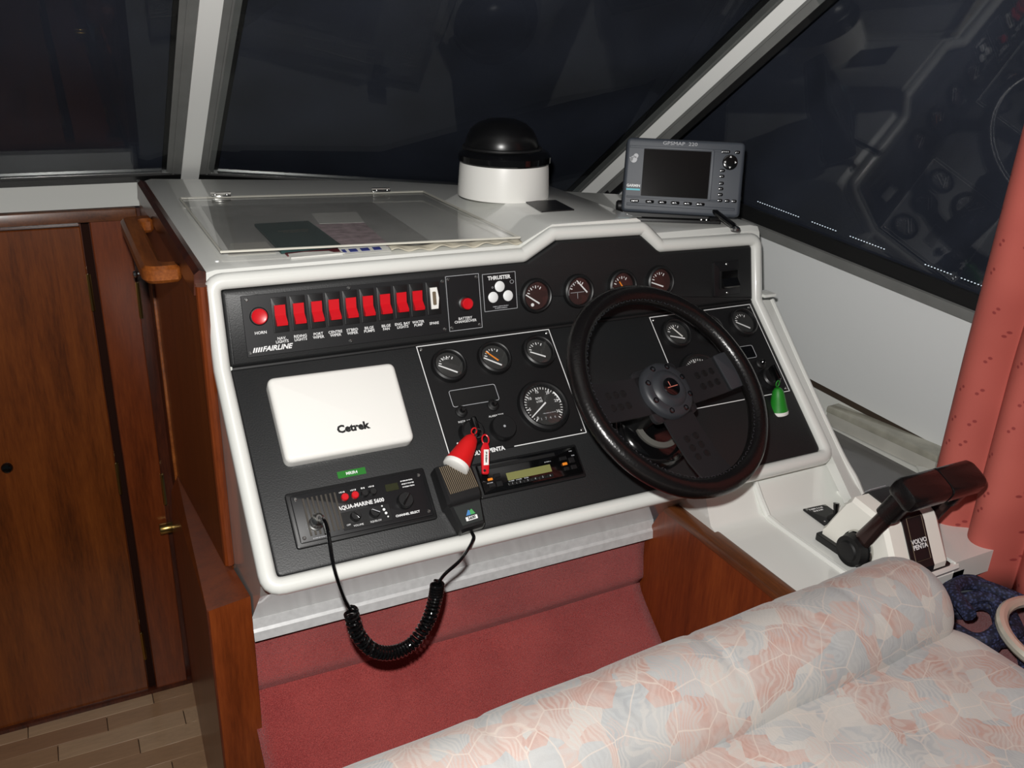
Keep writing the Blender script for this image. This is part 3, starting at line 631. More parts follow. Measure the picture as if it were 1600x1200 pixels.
W_, O_ = 'white', 'orange'
gR = .0305
g = gauge('fuel_gauge', 'round gauge right next to the three white buttons', PU, RU, .720, .0605, gR, TOPU, [(.15, -.45, -.68, .12, W_)], red=True)
link('lamp_dot', MB().lathe([(.003, .0026), (.003, .0032), (.0004, .0034)], 12), 'lamp', g, (-.008, -.015, 0))
g = gauge('rudder_gauge', 'second gauge of the upper row, needle slanting up left', PU, RU, .805, .0603, gR, TOPU, [(.55, -.12, -.12, .62, W_)], red=True)
link('boat_mark', MB().box((-.002, -.002, .0027), (.028, .0008, .0003)).box((-.002, -.008, .0027), (.0008, .010, .0003)).tube([(-.02, -.008, .0027), (-.0195, .002, .0027), (-.015, .010, .0027), (-.007, .016, .0027)], .0004, 5), 'silver', g, smooth=False)
gauge('water_gauge', 'third gauge of the upper row, with short orange needle', PU, RU, .897, .0605, gR, TOPU, [(.1, -.2, -.22, .28, O_), (-.35, -.35, -.72, -.05, W_)], red=True)
gauge('tank_gauge', 'rightmost gauge of the upper row, half hidden by wheel rim', PU, RU, .980, .0605, gR, TOPU, [(.2, -.3, -.65, .02, W_)], red=True)
# ---- engine panels
def engine_panel(label, x0, x1, y0, y1, skip=None):
    cx, cy, w, h = (x0+x1)/2, (y0+y1)/2, x1-x0, y1-y0
    e = thing('engine_panel', label, 'instrument panel', PL(cx, cy, TOPL), RL, 'pair of engine instrument panels')
    link('plate', MB().plate(rrect(w, h, .002), 0, .002, .0006, 1), 'blk', e)
    b = MB()
    b.box((0, h/2-.0007, .0021), (w, .0015, .0004)); b.box((-w/2+.0007, 0, .0021), (.0015, h, .0004)); b.box((w/2-.0007, 0, .0021), (.0015, h, .0004))
    if skip: b.box((0, -h/2+.0007, .0021), (w, .0015, .0004))
    else: b.box((-w/2+.012, -h/2+.0007, .0021), (.024, .0015, .0004)); b.box(((-.012+w/2)/2, -h/2+.0007, .0021), (w/2+.012, .0015, .0004))
    link('white_border', b, 'white', e, smooth=False)
    if not skip: text('VOLVO PENTA', .0095, e, (-.0605, -h/2+.0012, .0022), sx=.98, bold=.0004)
    for sx in (-1, 1):
        for sy in (-1, 1): screw(e, sx*(w/2-.007), sy*(h/2-.007), .002)
    return e, cx, cy
TG = TOPL+.002
e1, ex, ey = engine_panel('left engine panel with four gauges, left of the wheel', .494, .742, -.205, -.005)
gauge('volt_gauge', 'leftmost small gauge of the left engine panel', PL, RL, .539, -.048, gR, TG, [(.32, -.50, -.62, .06, W_)], 'VOLT')
gauge('temperature_gauge', 'middle small gauge of left engine panel with orange needle', PL, RL, .622, -.046, gR, TG, [(.25, -.52, -.66, .06, W_), (.15, -.22, -.42, .42, O_)])
gauge('oil_gauge', 'right small gauge of the left engine panel', PL, RL, .706, -.046, gR, TG, [(.28, -.40, -.56, .02, W_)])
def tach(label, x, y, nums=True):
    g = gauge('tachometer', label, PL, RL, x, y, .0465, TG, [(.10, .10, -.66, -.40, W_)], 'RPM\nx100', tacho=True, group='pair of tachometers')
    for k, s in enumerate(('0', '5', '10', '15', '20', '25', '30')):
        a = R(228)+(R(-48)-R(228))*k/6.4; rr = .0265; text(s, .0072, g, (rr*math.cos(a), rr*math.sin(a), .0028))
    for k, s in enumerate('1744'): text(s, .0065, g, (-.012+k*.0085, -.0225, .0028), m='silver')
    marks(.024, .0016, g, (.006, -.0135, .0027), 'silver'); link('red_zone', MB().tube([(.0335*math.cos(R(a)), .0335*math.sin(R(a)), .003) for a in range(4, 42, 4)], [.0006+.0001*i for i in range(10)], 6), 'lamp', g, label='white arc mark')
    return g
tach('large tachometer left of the wheel with long white needle', .680, -.1455)
def warn_display(par, cx, cy, w, h):
    link('warning_display', MB().plate(rrect(w, h, .004), .002, .0028, .0003, 1), 'blkgloss', par, (cx, cy, 0))
    p = rrect(w, h, .004); link('display_outline', MB().tube([(x, y, .0029) for x, y in p], .0006, 5, True), 'silver', par, (cx, cy, 0))
warn_display(e1, .566-ex, -.1065-ey, .082, .029)
def push(par, x, y, z=.002): 
    b = link('push_button', MB().lathe([(.010, 0), (.010, .003), (.0075, .005), (.0075, .006), (.005, .007)], 20), 'rubber', par, (x, y, z)); link('plunger', MB().lathe([(.0045, .006), (.0045, .012), (.003, .0135), (.0004, .0135)], 16), 'blkgloss', b)
push(e1, .5355-ex, -.1309-ey); push(e1, .5925-ex, -.1289-ey)
text('INSTR. LIGHT', .0048, e1, (.5395-ex, -.1475-ey, .0022)); text('ALARM TEST', .0048, e1, (.5925-ex, -.147-ey, .0022))
def keyswitch(label, x, y, grp='pair of ignition switches'):
    k = thing('ignition_switch', label, 'switch', PL(x, y, TG), RL, grp)
    link('collar', MB().lathe([(.0215, 0), (.0215, .004), (.019, .008), (.019, .013), (.016, .016), (.0004, .016)], 28), 'blk', k)
    link('key_head', MB().box((0, .002, .024), (.008, .030, .016), .002), 'blkgloss', k); link('position_dot', MB().lathe([(.0016, 0), (.0016, .0005), (.0004, .0006)], 10), 'lamp', k, (-.027, -.012, 0)); return k
keyswitch('left black ignition switch above the red key float', .5405, -.170)
bc = thing('buzzer_cap', 'round black cap beside the left ignition switch', 'cap', PL(.5945, -.172, TG), RL)
link('body', MB().lathe([(.0215, 0), (.021, .012), (.0195, .014), (.0004, .014)], 32), 'blk', bc); link('centre_dot', MB().lathe([(.0022, .014), (.0018, .0146), (.0004, .0146)], 10), 'silver', bc)
e2, ex2, ey2 = engine_panel('right engine panel, partly hidden behind the wheel', .953, 1.193, -.200, -.008, True)
gauge('volt_gauge', 'small pale gauge seen inside the wheel, left in the right engine panel', PL, RL, .995, -.049, gR, TG, [(.4, -.45, -.55, -.15, W_), (.3, -.3, -.2, .42, 'ivory')])
gauge('temperature_gauge', 'small gauge of right engine panel cut by the wheel rim', PL, RL, 1.072, -.050, gR, TG, [(.3, -.5, -.6, .0, W_)])
gauge('oil_gauge', 'rightmost small gauge of the right engine panel, outside the wheel', PL, RL, 1.155, -.046, gR, TG, [(.28, -.5, -.6, .05, W_)])
tach('tachometer mostly hidden behind the wheel spoke', 1.012, -.140)
warn_display(e2, 1.125-ex2, -.108-ey2, .055, .026)
push(e2, 1.100-ex2, -.135-ey2); push(e2, 1.153-ex2, -.136-ey2)
keyswitch('right black ignition switch above the green key float', 1.155, -.170)
# ---- rocker switch at the far right
ws = thing('wiper_switch', 'black square rocker switch at right end of the fascia', 'switch', PU(1.137, .053, TOPU), RU)
link('plate', MB().plate(rrect(.062, .066, .002), 0, .003, .001, 2), 'blkplate', ws); link('well', MB().plate(rrect(.042, .036, .002), .003, .006, .001, 2), 'blk', ws, (.003, -.002, 0))
link('rocker', MB().rings([[(x, -.016, .005), (x, .016, .005), (x, .016, .009), (x, .002, .008), (x, -.013, .016), (x, -.016, .014)] for x in (-.019, .019)]), 'blkgloss', ws, (.003, -.002, 0), ang=20)
screw(ws, 0, .027, .003); screw(ws, 0, -.028, .003)

# ---- autopilot cover
ac = thing('instrument_cover', 'white plastic instrument cover with rounded corners on the desk panel', 'cover', PL(.343, -.1015, TOPL), RL)
link('shell', MB().plate(round_poly([(-.0985, -.0685), (.0985, -.0685), (.1005, .0665), (-.0985, .0690)], .012, 6), 0, .022, .008, 4), 'ivory', ac)
text('Cetrek', .0165, ac, (.0085, -.0325, .0222), m='blkgloss', bold=.0008, sx=1.02)
# ---- green label tape
gl = thing('label_tape', 'small green embossed label above the radio', 'label', PL(.338, -.1965, TOPL), RL)
link('tape', MB().plate(rrect(.043, .0105, .0005), 0, .0006), 'green', gl, smooth=False); text('MRIR4', .0065, gl, (.0, 0, .0008), bold=.0001)
# ---- VHF radio
vx, vy = .3405, -.252
vr = thing('marine_radio', 'black flush-mounted radio with two red buttons and speaker slots', 'radio', PL(vx, vy, TOPL), RL)
link('flange', MB().plate(rrect(.212, .083, .005), 0, .006, .002, 2), 'blk', vr); link('face', MB().plate(rrect(.200, .071, .003), .006, .009, .001, 2), 'blkplate', vr)
tr = MB()
for i in range(8): tr.box((-.0835+i*.0066, 0, .0097), (.0028, .056, .0016))
link('speaker_slots', tr, plain('dark_grille', (62, 57, 50), .45), vr, smooth=False)
for x, y in ((-.094, .029), (-.094, -.029), (.094, .029), (.094, -.029)): screw(vr, x, y, .009)
rl = lambda x, y: (x-.3405, y+.2525)
for x, c in ((.3162, 'red'), (.3315, 'red'), (.3461, 'blk'), (.3589, 'blk')):
    q = rl(x, -.2351); link('push_button', MB().lathe([(.0055, .009), (.0055, .014), (.0045, .0152), (.0004, .0152)], 16), c, vr, (*q, 0), label='red button' if c == 'red' else None)
for x, s in ((.3145, 'DIM'), (.3315, 'DUAL'), (.346, 'HI'), (.359, 'CH16')): q = rl(x, -.2262); marks(.009 if len(s) > 2 else .006, .0024, vr, (*q, .0091))
q = rl(.3375, -.2498); text('AQUA-MARINE 5600', .0083, vr, (*q, .0092), sx=.93, bold=.0002, shear=.0)
q = rl(.389, -.2335); link('display', MB().plate(rrect(.020, .011, .001), .009, .0096, .0002, 1), 'lcddark', vr, (*q, 0), label='dim green display')
for i in range(3):
    q = rl(.414, -.2275-i*.0047); marks(.020-.001*i, .0020, vr, (*q, .0091))
bx = MB(); q = rl(.3405, -.2700); bx.plate(rrect(.074, .0265, .001, q[0], q[1]), .009, .0098, .0003, 1); link('knob_recess', bx, 'blk', vr)
def knob(par, x, y, z, r, h, rot=0.6):
    k = link('knob', MB().lathe([(r, 0), (r*.95, h*.8), (r*.85, h), (.0004, h)], 24), 'blk', par, (x, y, z)); link('pointer', MB().box((0, 0, h+.001), (r*.28, r*1.7, .003), .0004), 'blkgloss', k, None, (0, 0, rot)); return k
q = rl(.3241, -.2665); knob(vr, *q, .0098, .0078, .009); q = rl(.3527, -.2672); kk = knob(vr, *q, .0098, .0078, .009, 1.0)
link('mark', MB().box((0, 0, .0129), (.0012, .012, .0004)), 'silver', kk, None, (0, 0, 1.0), smooth=False)
q = rl(.402, -.2590); knob(vr, *q, .009, .0125, .010, -.7)
q = rl(.4015, -.2785); text('CHANNEL SELECT', .0046, vr, (*q, .0092), bold=.00015); q = rl(.326, -.2795); text('VOLUME', .0038, vr, (*q, .0100)); q = rl(.352, -.2790); text('SQUELCH', .0038, vr, (*q, .0100)); q = rl(.312, -.2765); text('OFF', .0034, vr, (*q, .0100))
for i in range(4): q = rl(.3665+i*.0016, -.2590-i*.0058); link('indicator', MB().lathe([(.0021 if i in (1, 2) else .0013, .0098), (.002 if i in (1, 2) else .0012, .0104), (.0003, .0106)], 12), 'lamp', vr, (*q, 0))
marks(.020, .0018, vr, (-.072, -.0322, .0091), 'silver')
# plug with straight lead, coil and microphone
q = rl(.2668, -.2646)
vm = Matrix.Translation(PL(vx, vy, TOPL)) @ Matrix.Rotation(RL[0], 4, 'X')
mic = thing('microphone', 'black hand microphone with slotted grille, hanging on the desk panel', 'microphone', PL(.4865, -.262, TOPL), RL)
body = [[(-.0300, .040), (.0285, .040)], [(-.0315, .012), (.0265, .012)], [(-.0335, -.016), (.0235, -.016)], [(-.0300, -.024), (.0215, -.024)], [(-.0250, -.060), (.0130, -.060)]]
mrot = Matrix.Rotation(R(4), 4, 'Z')
def mring(y, xl, xr, z0, z1, e=.004): return [mrot @ Vector(v) for v in ((xl, y, z0), (xl, y, z1-e), (xl+e, y, z1), (xr-e, y, z1), (xr, y, z1-e), (xr, y, z0))]
link('body', MB().rings([mring(.043, -.027, .028, .004, .026), mring(.041, -.0285, .0295, .002, .032), mring(-.014, -.0315, .0265, .002, .038), mring(-.020, -.0315, .0255, .002, .036), mring(-.024, -.0285, .0235, .002, .0325), mring(-.060, -.0225, .0185, .004, .028), mring(-.064, -.020, .016, .006, .022)]), 'blk', mic, ang=25)
gm = Matrix.Rotation(R(4), 4, 'Z') @ Matrix.Rotation(math.atan2(-.006, .055), 4, 'X')
gsl = MB()
for i in range(16): gsl.box((-.0228+i*.0030, .0120, .0375), (.0013, .046, .0010), 0, gm)
link('grille_slots', gsl, 'tan', mic, smooth=False, label='tan slotted grille')
link('lower_plate', MB().plate([(-.0195, -.056), (.0145, -.056), (.0195, -.026), (-.0245, -.026)], .0, .0008, .0, 1, Matrix.Rotation(R(4), 4, 'Z') @ Matrix.Translation((0, 0, .0358)) @ Matrix.Rotation(math.atan2(.0045, .036), 4, 'X')), plain('grey_mic_plate', (46, 49, 48), .35), mic, smooth=False)
lp = Matrix.Rotation(R(4), 4, 'Z') @ Matrix.Translation((0, 0, .0362)) @ Matrix.Rotation(math.atan2(.0045, .036), 4, 'X')
link('model_badge', MB().plate(rrect(.019, .006, .0006, -.002, -.0485), .0006, .001, 0, 1, lp), 'white', mic, smooth=False, label='white number badge')
o = text('5600', .0062, mic, (0, 0, 0), m='blkgloss', bold=.0002); o.matrix_local = lp @ Matrix.Translation((-.002, -.0485, .0013))
link('emblem_left', MB().plate([(-.0095, -.0435), (-.002, -.0435), (-.002, -.037), (-.004, -.0355)], .0006, .001, 0, 1, lp), 'bluegrn', mic, smooth=False, label='blue half of the emblem'); link('emblem_right', MB().plate([(-.0018, -.0435), (.0058, -.0435), (.002, -.0355), (-.0018, -.037)], .0006, .001, 0, 1, lp), 'grnprint', mic, smooth=False, label='green half of the emblem')
mw = Matrix.Translation(PL(.4865, -.262, TOPL)) @ Matrix.Rotation(RL[0], 4, 'X'); mwi = mw.inverted()
plug = vm @ Vector((*q, .016)); 
s1 = spl([plug+Vector((0, -.012, .014)), plug+Vector((.006, -.030, .012)), (.268, 1.015, .925), (.280, 1.016, .870), (.292, 1.02, .836)], 10)
micend = mw @ (mrot @ Vector((-.003, -.066, .014)))
s2 = spl([(.427, 1.03, .838), (.436, 1.022, .858), (.457, 1.014, .882), micend+Vector((-.004, -.013, -.005)), micend], 10)
cl = spl([(.291, 1.02, .838), (.300, 1.02, .795), (.322, 1.022, .758), (.352, 1.024, .741), (.384, 1.026, .745), (.410, 1.028, .775), (.423, 1.030, .81), (.427, 1.030, .838)], 60)
turns = 40; hx = []
tot = len(cl)-1
for k in range(turns*14+1):
    f = k/(turns*14)*tot; i = min(int(f), tot-1); p = cl[i].lerp(cl[i+1], f-i); t = (cl[min(i+2, tot)]-cl[max(i-1, 0)]).normalized(); nn = Vector((0, 1, 0)); bb = t.cross(nn).normalized(); nn = bb.cross(t)
    a = 2*math.pi*k/14; hx.append(p+(nn*math.cos(a)+bb*math.sin(a))*.0088)
allp = [mwi @ p for p in s1[:-1]+hx+s2[1:]]
link('coiled_lead', MB().tube(allp, .0027, 7), 'blkgloss', mic, label='coiled black lead')
pm_ = mwi @ vm
link('plug', MB().lathe([(.0105, .009), (.0105, .013), (.0085, .014), (.0085, .024), (.0095, .025), (.0095, .031), (.006, .035), (.004, .040), (.0004, .040)], 24, pm_ @ Matrix.Translation((*q, 0))), 'steel', mic, label='metal screw plug')
link('strain_relief', MB().tube([mwi @ v for v in (plug+Vector((0, -.004, .008)), plug+Vector((.001, -.016, .016)), plug+Vector((.004, -.026, .012)), plug+Vector((.006, -.031, .0)))], .0034, 8), 'steel', mic)
# ---- car stereo
sr = thing('car_stereo', 'black car stereo with olive display right of the microphone', 'stereo', PL(.618, -.2495, TOPL), RL)
link('flange', MB().plate(rrect(.190, .058, .004), 0, .004, .002, 2), 'blk', sr); link('face', MB().plate(rrect(.178, .048, .002), .004, .010, .002, 2), 'blkgloss', sr)
link('disc_slot', MB().box((-.012, .0165, .0103), (.12, .0055, .0008)), 'rubber', sr, smooth=False)
link('display', MB().plate(rrect(.079, .0125, .001), .010, .0106, .0002, 1), 'lcd', sr, (-.0055, -.0045, 0), label='olive display')
for i in range(6): b = link('preset_button', MB().plate(rrect(.0115, .0055, .001), .010, .0118, .0005, 1), 'blk', sr, (-.040+i*.0135, -.0170, 0)); text(str(i+1), .0045, b, (0, 0, .012), m='silver')
for x, y, w, h, c in ((-.074, -.003, .0085, .004, 'orange'), (.060, -.003, .0085, .0045, 'orange'), (-.074, -.013, .011, .007, 'blk'), (-.061, -.013, .010, .009, 'blk'), (-.061, .001, .011, .006, 'blk'), (.074, .001, .010, .009, 'blk'), (.074, -.011, .010, .007, 'blk'), (.060, -.0115, .009, .006, 'blk'), (.060, .0065, .013, .006, 'blk')):
    link('control_button', MB().plate(rrect(w, h, .001), .010, .0122, .0006, 1), c, sr, (x, y, 0), label='small orange button' if c == 'orange' else None)
for x, y, w in ((-.079, .010, .006), (.032, .0065, .012), (.078, .0165, .006), (.080, .0085, .006), (-.076, -.0085, .009), (-.040, -.0122, .009), (-.0265, -.0122, .010), (-.013, -.0122, .008)): marks(w, .0018, sr, (x, y, .0101), 'silver')

# ---- key floats
def to_l(P, rot): return (Matrix.Translation(P) @ Matrix.Rotation(rot, 4, 'X')).inverted()
kf = thing('key_float', 'red and white key float hanging from the left ignition switch', 'key float', PL(.5305, -.183, .042), (0, 0, 0), 'key floats')
kd = Vector((-.055, -.040, -.040)).normalized()
km = kd.to_track_quat('Z', 'Y').to_matrix().to_4x4()
link('float_body', MB().lathe([(.0005, .004), (.006, .0055), (.0105, .011), (.0135, .022), (.0155, .034), (.0180, .048), (.0204, .059)], 28, km, cap1=False), 'redfloat', kf)
link('float_base', MB().lathe([(.0204, .059), (.0208, .061), (.0204, .066), (.018, .0675), (.0005, .068)], 28, km, cap0=False), 'ivory', kf, label='white end')
link('float_loop', MB().tube([Vector((.0045*math.cos(a), .001, .004+.0055*math.sin(a))) for a in [k*math.pi/8 for k in range(16)]], .0011, 6, True), 'redfloat', kf)
link('split_ring', MB().tube([Vector((.006+.0065*math.cos(a), -.003+.002*math.sin(a), .001+.0065*math.sin(a))) for a in [k*math.pi/10 for k in range(20)]], .0009, 6, True), 'steel', kf)
kt = thing('key_tag', 'narrow red key tag with paper label beside the red float', 'key tag', PL(.5425, -.205, .036), RL); kt.matrix_world = Matrix.Translation(kt.location) @ Matrix.Rotation(RL[0], 4, 'X') @ Matrix.Rotation(R(-14), 4, 'Z')
tgp = round_poly([(-.0075, -.046), (.0035, -.046), (.0075, -.004), (.0055, .006), (-.002, .006), (-.0065, -.004)], .0035, 4)
link('tag_body', MB().plate(tgp, 0, .004, .0012, 2), 'red', kt); link('paper_insert', MB().plate([(-.0045, -.0325), (.0035, -.0315), (.0055, -.006), (-.0025, -.0065)], .0041, .0045), 'ivory', kt, smooth=False, label='paper insert')
marks(.018, .0032, kt, (.0006, -.019, .0046), 'blkgloss', rot=(0, 0, R(-95)))
link('tag_loop', MB().tube([(.002+.0055*math.cos(a), .0115+.008*math.sin(a), .002) for a in [k*math.pi/9 for k in range(18)]], .0013, 6, True), 'red', kt)
link('tag_eyelet', MB().lathe([(.0022, 0), (.0022, .0045)], 12, Matrix.Translation((-.0035, -.041, 0))), 'rubber', kt)
kg = thing('key_float', 'green and white key float hanging from the right ignition switch', 'key float', PL(1.150, -.192, .030), (0, 0, 0), 'key floats')
kd2 = Vector((.004, -.008, -.05)).normalized(); km2 = kd2.to_track_quat('Z', 'Y').to_matrix().to_4x4()
link('float_body', MB().lathe([(.0005, .004), (.006, .0055), (.0100, .011), (.0125, .022), (.0145, .034), (.0165, .044), (.0178, .049)], 28, km2, cap1=False), 'greenfloat', kg)
link('float_base', MB().lathe([(.0178, .049), (.0183, .052), (.0180, .0555), (.016, .057), (.0005, .0573)], 28, km2, cap0=False), 'ivory', kg, label='white end')
link('float_loop', MB().tube([Vector((.004*math.cos(a), .001, .003+.006*math.sin(a))) for a in [k*math.pi/8 for k in range(16)]], .0011, 6, True), 'greenfloat', kg)

# ---- steering wheel
wc = Vector((.842, 1.06, 1.078)); wrot = (math.pi/2-R(47.2), 0, R(10.7))
sw = thing('steering_wheel', 'black leather three-spoke steering wheel', 'steering wheel', wc, wrot)
rr_, rt_ = .174, .0165
ringp = lambda a, r, z: Vector((r*math.cos(a), r*math.sin(a), z))
link('rim', MB().rings([[ringp(2*math.pi*k/72, rr_+rt_*math.cos(b), rt_*.95*math.sin(b)) for b in [2*math.pi*j/14 for j in range(14)]] for k in range(72)]+[[ringp(0, rr_+rt_*math.cos(b), rt_*.95*math.sin(b)) for b in [2*math.pi*j/14 for j in range(14)]]], False, False), 'leather', sw)
stc = MB()
for k in range(150):
    a = 2*math.pi*k/150; c, s = math.cos(a), math.sin(a); r0 = rr_-rt_*.86
    stc.box((0, 0, 0), (.0009, .0052, .0009), 0, Matrix.Translation((r0*c, r0*s, rt_*.50)) @ Matrix.Rotation(a+R(35 if k % 2 else -35), 4, 'Z'))
link('stitching', stc, 'hubgrey', sw, smooth=False, label='lacing along the inner edge')
def spoke(a0, w0, w1, r1, label=None):
    prof = [(.028, -.019, w0), (.075, -.019, w0), (.120, -.016, (w0+w1)/2), (r1, -.004, w1)]
    h = link('spoke', MB().rings([[Vector((x, -w/2, z-.002)), Vector((x, w/2, z-.002)), Vector((x, w/2, z+.002)), Vector((x, -w/2, z+.002))] for x, z, w in prof]), 'spoke', sw, None, (0, 0, a0))
    for i in range(3):
        for j in range(2):
            link('spoke_hole', MB().lathe([(.0062, -.0003), (.0062, .0005), (.0048, .0007), (.0046, .0001), (.0004, .0001)], 16), 'rubber', h, (.085+i*.0165, (j-.5)*.021, -.0158+i*.0011), label='round hole in the spoke')
    return h
spoke(0, .066, .066, .165); spoke(R(176), .066, .066, .165); spoke(R(-88), .066, .066, .165)
link('spoke_pad', MB().plate(rrect(.038, .066, .003), 0, .003, .001, 2, Matrix.Translation((.150, 0, -.0045)) @ Matrix.Rotation(R(-12), 4, 'Y')), 'hubgrey', sw, label='grey pad at the right spoke end')
link('hub_plate', MB().plate(rrect(.100, .094, .012), -.024, -.017, .002, 2), 'spoke', sw)
link('hub_ring', MB().lathe([(.050, -.018), (.049, -.010), (.046, -.006), (.040, -.004), (.033, -.004), (.031, -.002), (.026, .002), (.020, .003), (.0165, .0015), (.0004, .0012)], 48), 'hubgrey', sw)
for k in range(8):
    a = 2*math.pi*(k+.4)/8; link('hub_bolt', MB().lathe([(.0048, -.006), (.0048, -.0035), (.0030, -.0032), (.0028, -.0050), (.0004, -.0050)], 14), 'blkgloss', sw, (.0405*math.cos(a), .0405*math.sin(a), 0))
link('horn_badge', MB().lathe([(.0158, .0012), (.0155, .0030), (.010, .0042), (.0004, .0046)], 28), 'blkgloss', sw, label='dark round centre badge'); link('badge_line', MB().box((0, -.001, .0047), (.022, .0014, .0006)).box((-.004, .005, .0044), (.0012, .008, .0006)), plain('badge_red', (190, 110, 96), .5), sw, smooth=False, label='thin red line on the badge')
cf = wc-Vector((0, 0, 0)); wn = Matrix.Rotation(wrot[2], 4, 'Z') @ Matrix.Rotation(wrot[0], 4, 'X')
link('column', MB().lathe([(.030, -.120), (.030, -.060), (.036, -.050), (.036, -.024)], 32), 'blk', sw)
cb = thing('column_boss', 'round black steering column boss with grey ring behind the wheel', 'boss', PL(.842+.02, -.272+.05, TOPL), RL)
link('boss_body', MB().lathe([(.075, 0), (.074, .012), (.066, .022), (.056, .028), (.036, .030)], 40, cap1=True), 'blkgloss', cb); link('seal_ring', MB().lathe([(.045, .029), (.045, .034), (.036, .036), (.034, .030)], 40, cap0=False, cap1=False), 'greyrub', cb, label='grey seal ring')

# ---- compass
co_ = thing('compass', 'black domed compass on a white drum behind the dashboard', 'compass', (.800, 1.600, 1.2902))
link('drum', MB().lathe([(.0905, 0), (.0905, .008), (.088, .055), (.0865, .066), (.080, .068), (.0004, .068)], 56), 'ivory', co_, label='white drum base')
link('collar', MB().lathe([(.0885, .064), (.091, .067), (.0915, .078), (.086, .086), (.076, .090), (.070, .090)], 56, cap1=True), 'blkgloss', co_)
link('hood', MB().lathe([(.071, .086), (.072, .096), (.069, .110), (.061, .125), (.046, .137), (.027, .144), (.0004, .1465)], 48, Matrix.Translation((-.004, .006, 0)), cap0=False), 'hood', co_, label='glossy black hood')
link('hood_rim', MB().tube([((.0745)*math.cos(a)-.003, .0745*math.sin(a)+.005, .0905) for a in [2*math.pi*k/48 for k in range(48)]], .0042, 8, True), 'blk', co_)

# ---- chart plotter
gp = thing('chart_plotter', 'slate grey chart plotter with dark screen on a swivel bracket', 'plotter', (1.080, 1.395, 1.346), (R(90-14), R(0), R(-32)))
link('case', MB().plate(round_poly([(-.112, -.070), (.114, -.070), (.113, .070), (-.110, .070)], .010, 5), -.045, .0, .006, 3), 'gpsgrey', gp)
link('screen', MB().plate(rrect(.127, .088, .001, -.0135, .0055), .0, .0012, .0004, 1), 'screen', gp, label='dark blank screen')
b = MB()
for (cx, cy, w, h) in ((-.0135, .0525, .182, .004), (-.0135, -.0415, .182, .0035), (.0535, .0055, .005, .096)): b.box((cx+(.006 if w > .1 else 0)*0, cy, .0006), (w, h, .0018), .0006)
link('screen_bezel', b, 'gpsgrey', gp)
link('lower_ridge', MB().box((0, -.0555, .0005), (.206, .005, .002), .0008), 'gpsgrey', gp)
pill = MB().plate(rrect(.0095, .006, .0028, 0, 0, 4), 0, .002, .0007, 2).mesh('key'); pill.materials.append(M['blkgloss'])
pill2 = MB().plate(rrect(.0165, .006, .0028, 0, 0, 4), 0, .002, .0007, 2).mesh('key'); pill2.materials.append(M['blkgloss'])
for i, y in enumerate((.016, .0054, -.0078, -.018, -.029, -.040)): kk = link('key', pill, None, gp, (.0735, y, 0)); marks(.0055, .0020, kk, (0, 0, .0021), 'silver')
for x, s in ((.0875, 'ENT'), (.1005, 'QUIT')): kk = link('key', pill, None, gp, (x, -.040, 0)); marks(.0055, .0020, kk, (0, 0, .0021), 'silver')
kk = link('key', pill2, None, gp, (.0765, .051, 0)); marks(.011, .0024, kk, (0, 0, .0021), 'silver'); kk = link('key', pill, None, gp, (.0985, .051, 0)); marks(.0055, .0020, kk, (0, 0, .0021), 'silver')
kk = link('key', pill2, None, gp, (-.088, -.049, 0)); marks(.012, .0026, kk, (0, 0, .0021), 'white')
for x in (-.059, -.035, -.0105, .0135, .0375): kk = link('key', pill2, None, gp, (x, -.049, 0)); link('arrow', MB().plate([(-.0035, -.001), (.0035, -.001), (0, .0016)], .002, .0023), 'silver', kk, smooth=False)
dp = link('direction_pad', MB().lathe([(.0145, 0), (.0140, .002), (.011, .003), (.0004, .002)], 28), 'blkgloss', gp, (.0865, .032, 0))
for k in range(4): link('arrow', MB().plate([(-.0022, .0085), (.0022, .0085), (0, .0118)], .0024, .003, 0, 1, Matrix.Rotation(k*math.pi/2, 4, 'Z')), 'white', dp, smooth=False)
text('GPSMAP  220', .0092, gp, (-.010, .0615, .0003), m='silver', sx=1.25); text('GARMIN', .0068, gp, (-.0925, -.0205, .0003), bold=.0002)
link('brand_bar', MB().box((-.0925, -.0275, .0003), (.026, .0032, .0004)), 'cyan', gp, smooth=False, label='pale cyan bar')
link('globe', MB().plate(circ(.0065, 14, -.0955, .029), 0, .0004).plate(circ(.0045, 12, -.0915, .0355), 0, .0004).plate([(-.1035, .032), (-.099, .024), (-.095, .034)], 0, .0004), 'silver', gp, smooth=False, label='silver globe emblem')
pb = thing('plotter_bracket', 'black swivel bracket under the chart plotter', 'bracket', (1.085, 1.41, 1.2615), (0, 0, R(-27)))
link('base', MB().plate(rrect(.13, .055, .008), 0, .004, .001, 2).plate(rrect(.165, .010, .003, .0, -.026), .0, .006, .002, 2), 'blk', pb)
link('yoke', MB().rings([[(-.105, y0, z0), (.105, y0, z0), (.105, y1, z0), (-.105, y1, z0)] for y0, y1, z0 in ((-.004, .03, .004), (.0, .035, .022))]), 'blk', pb)
link('foot_tube', MB().tube([(.060, -.026, .006), (.085, -.022, .010), (.100, -.004, .020)], .006, 10), 'blk', pb)
link('clamp_knob', MB().lathe([(.011, .0), (.011, .010), (.008, .013), (.0004, .013)], 14, Matrix.Translation((-.104, .014, .020)) @ Matrix.Rotation(R(-90), 4, 'Y')), 'blk', pb)
link('stay', MB().tube([(.058, -.02, .030), (.098, -.075, .006)], .006, 10), 'blkgloss', pb); link('stay_foot', MB().lathe([(.009, 0), (.009, .004), (.005, .007), (.0004, .008)], 16, Matrix.Translation((.100, -.078, 0))), 'steel', pb)
for x in (.045, .055): link('screw', MB().lathe([(.0035, .006), (.003, .008), (.0004, .0085)], 12, Matrix.Translation((x, -.026, 0))), 'steel', pb)
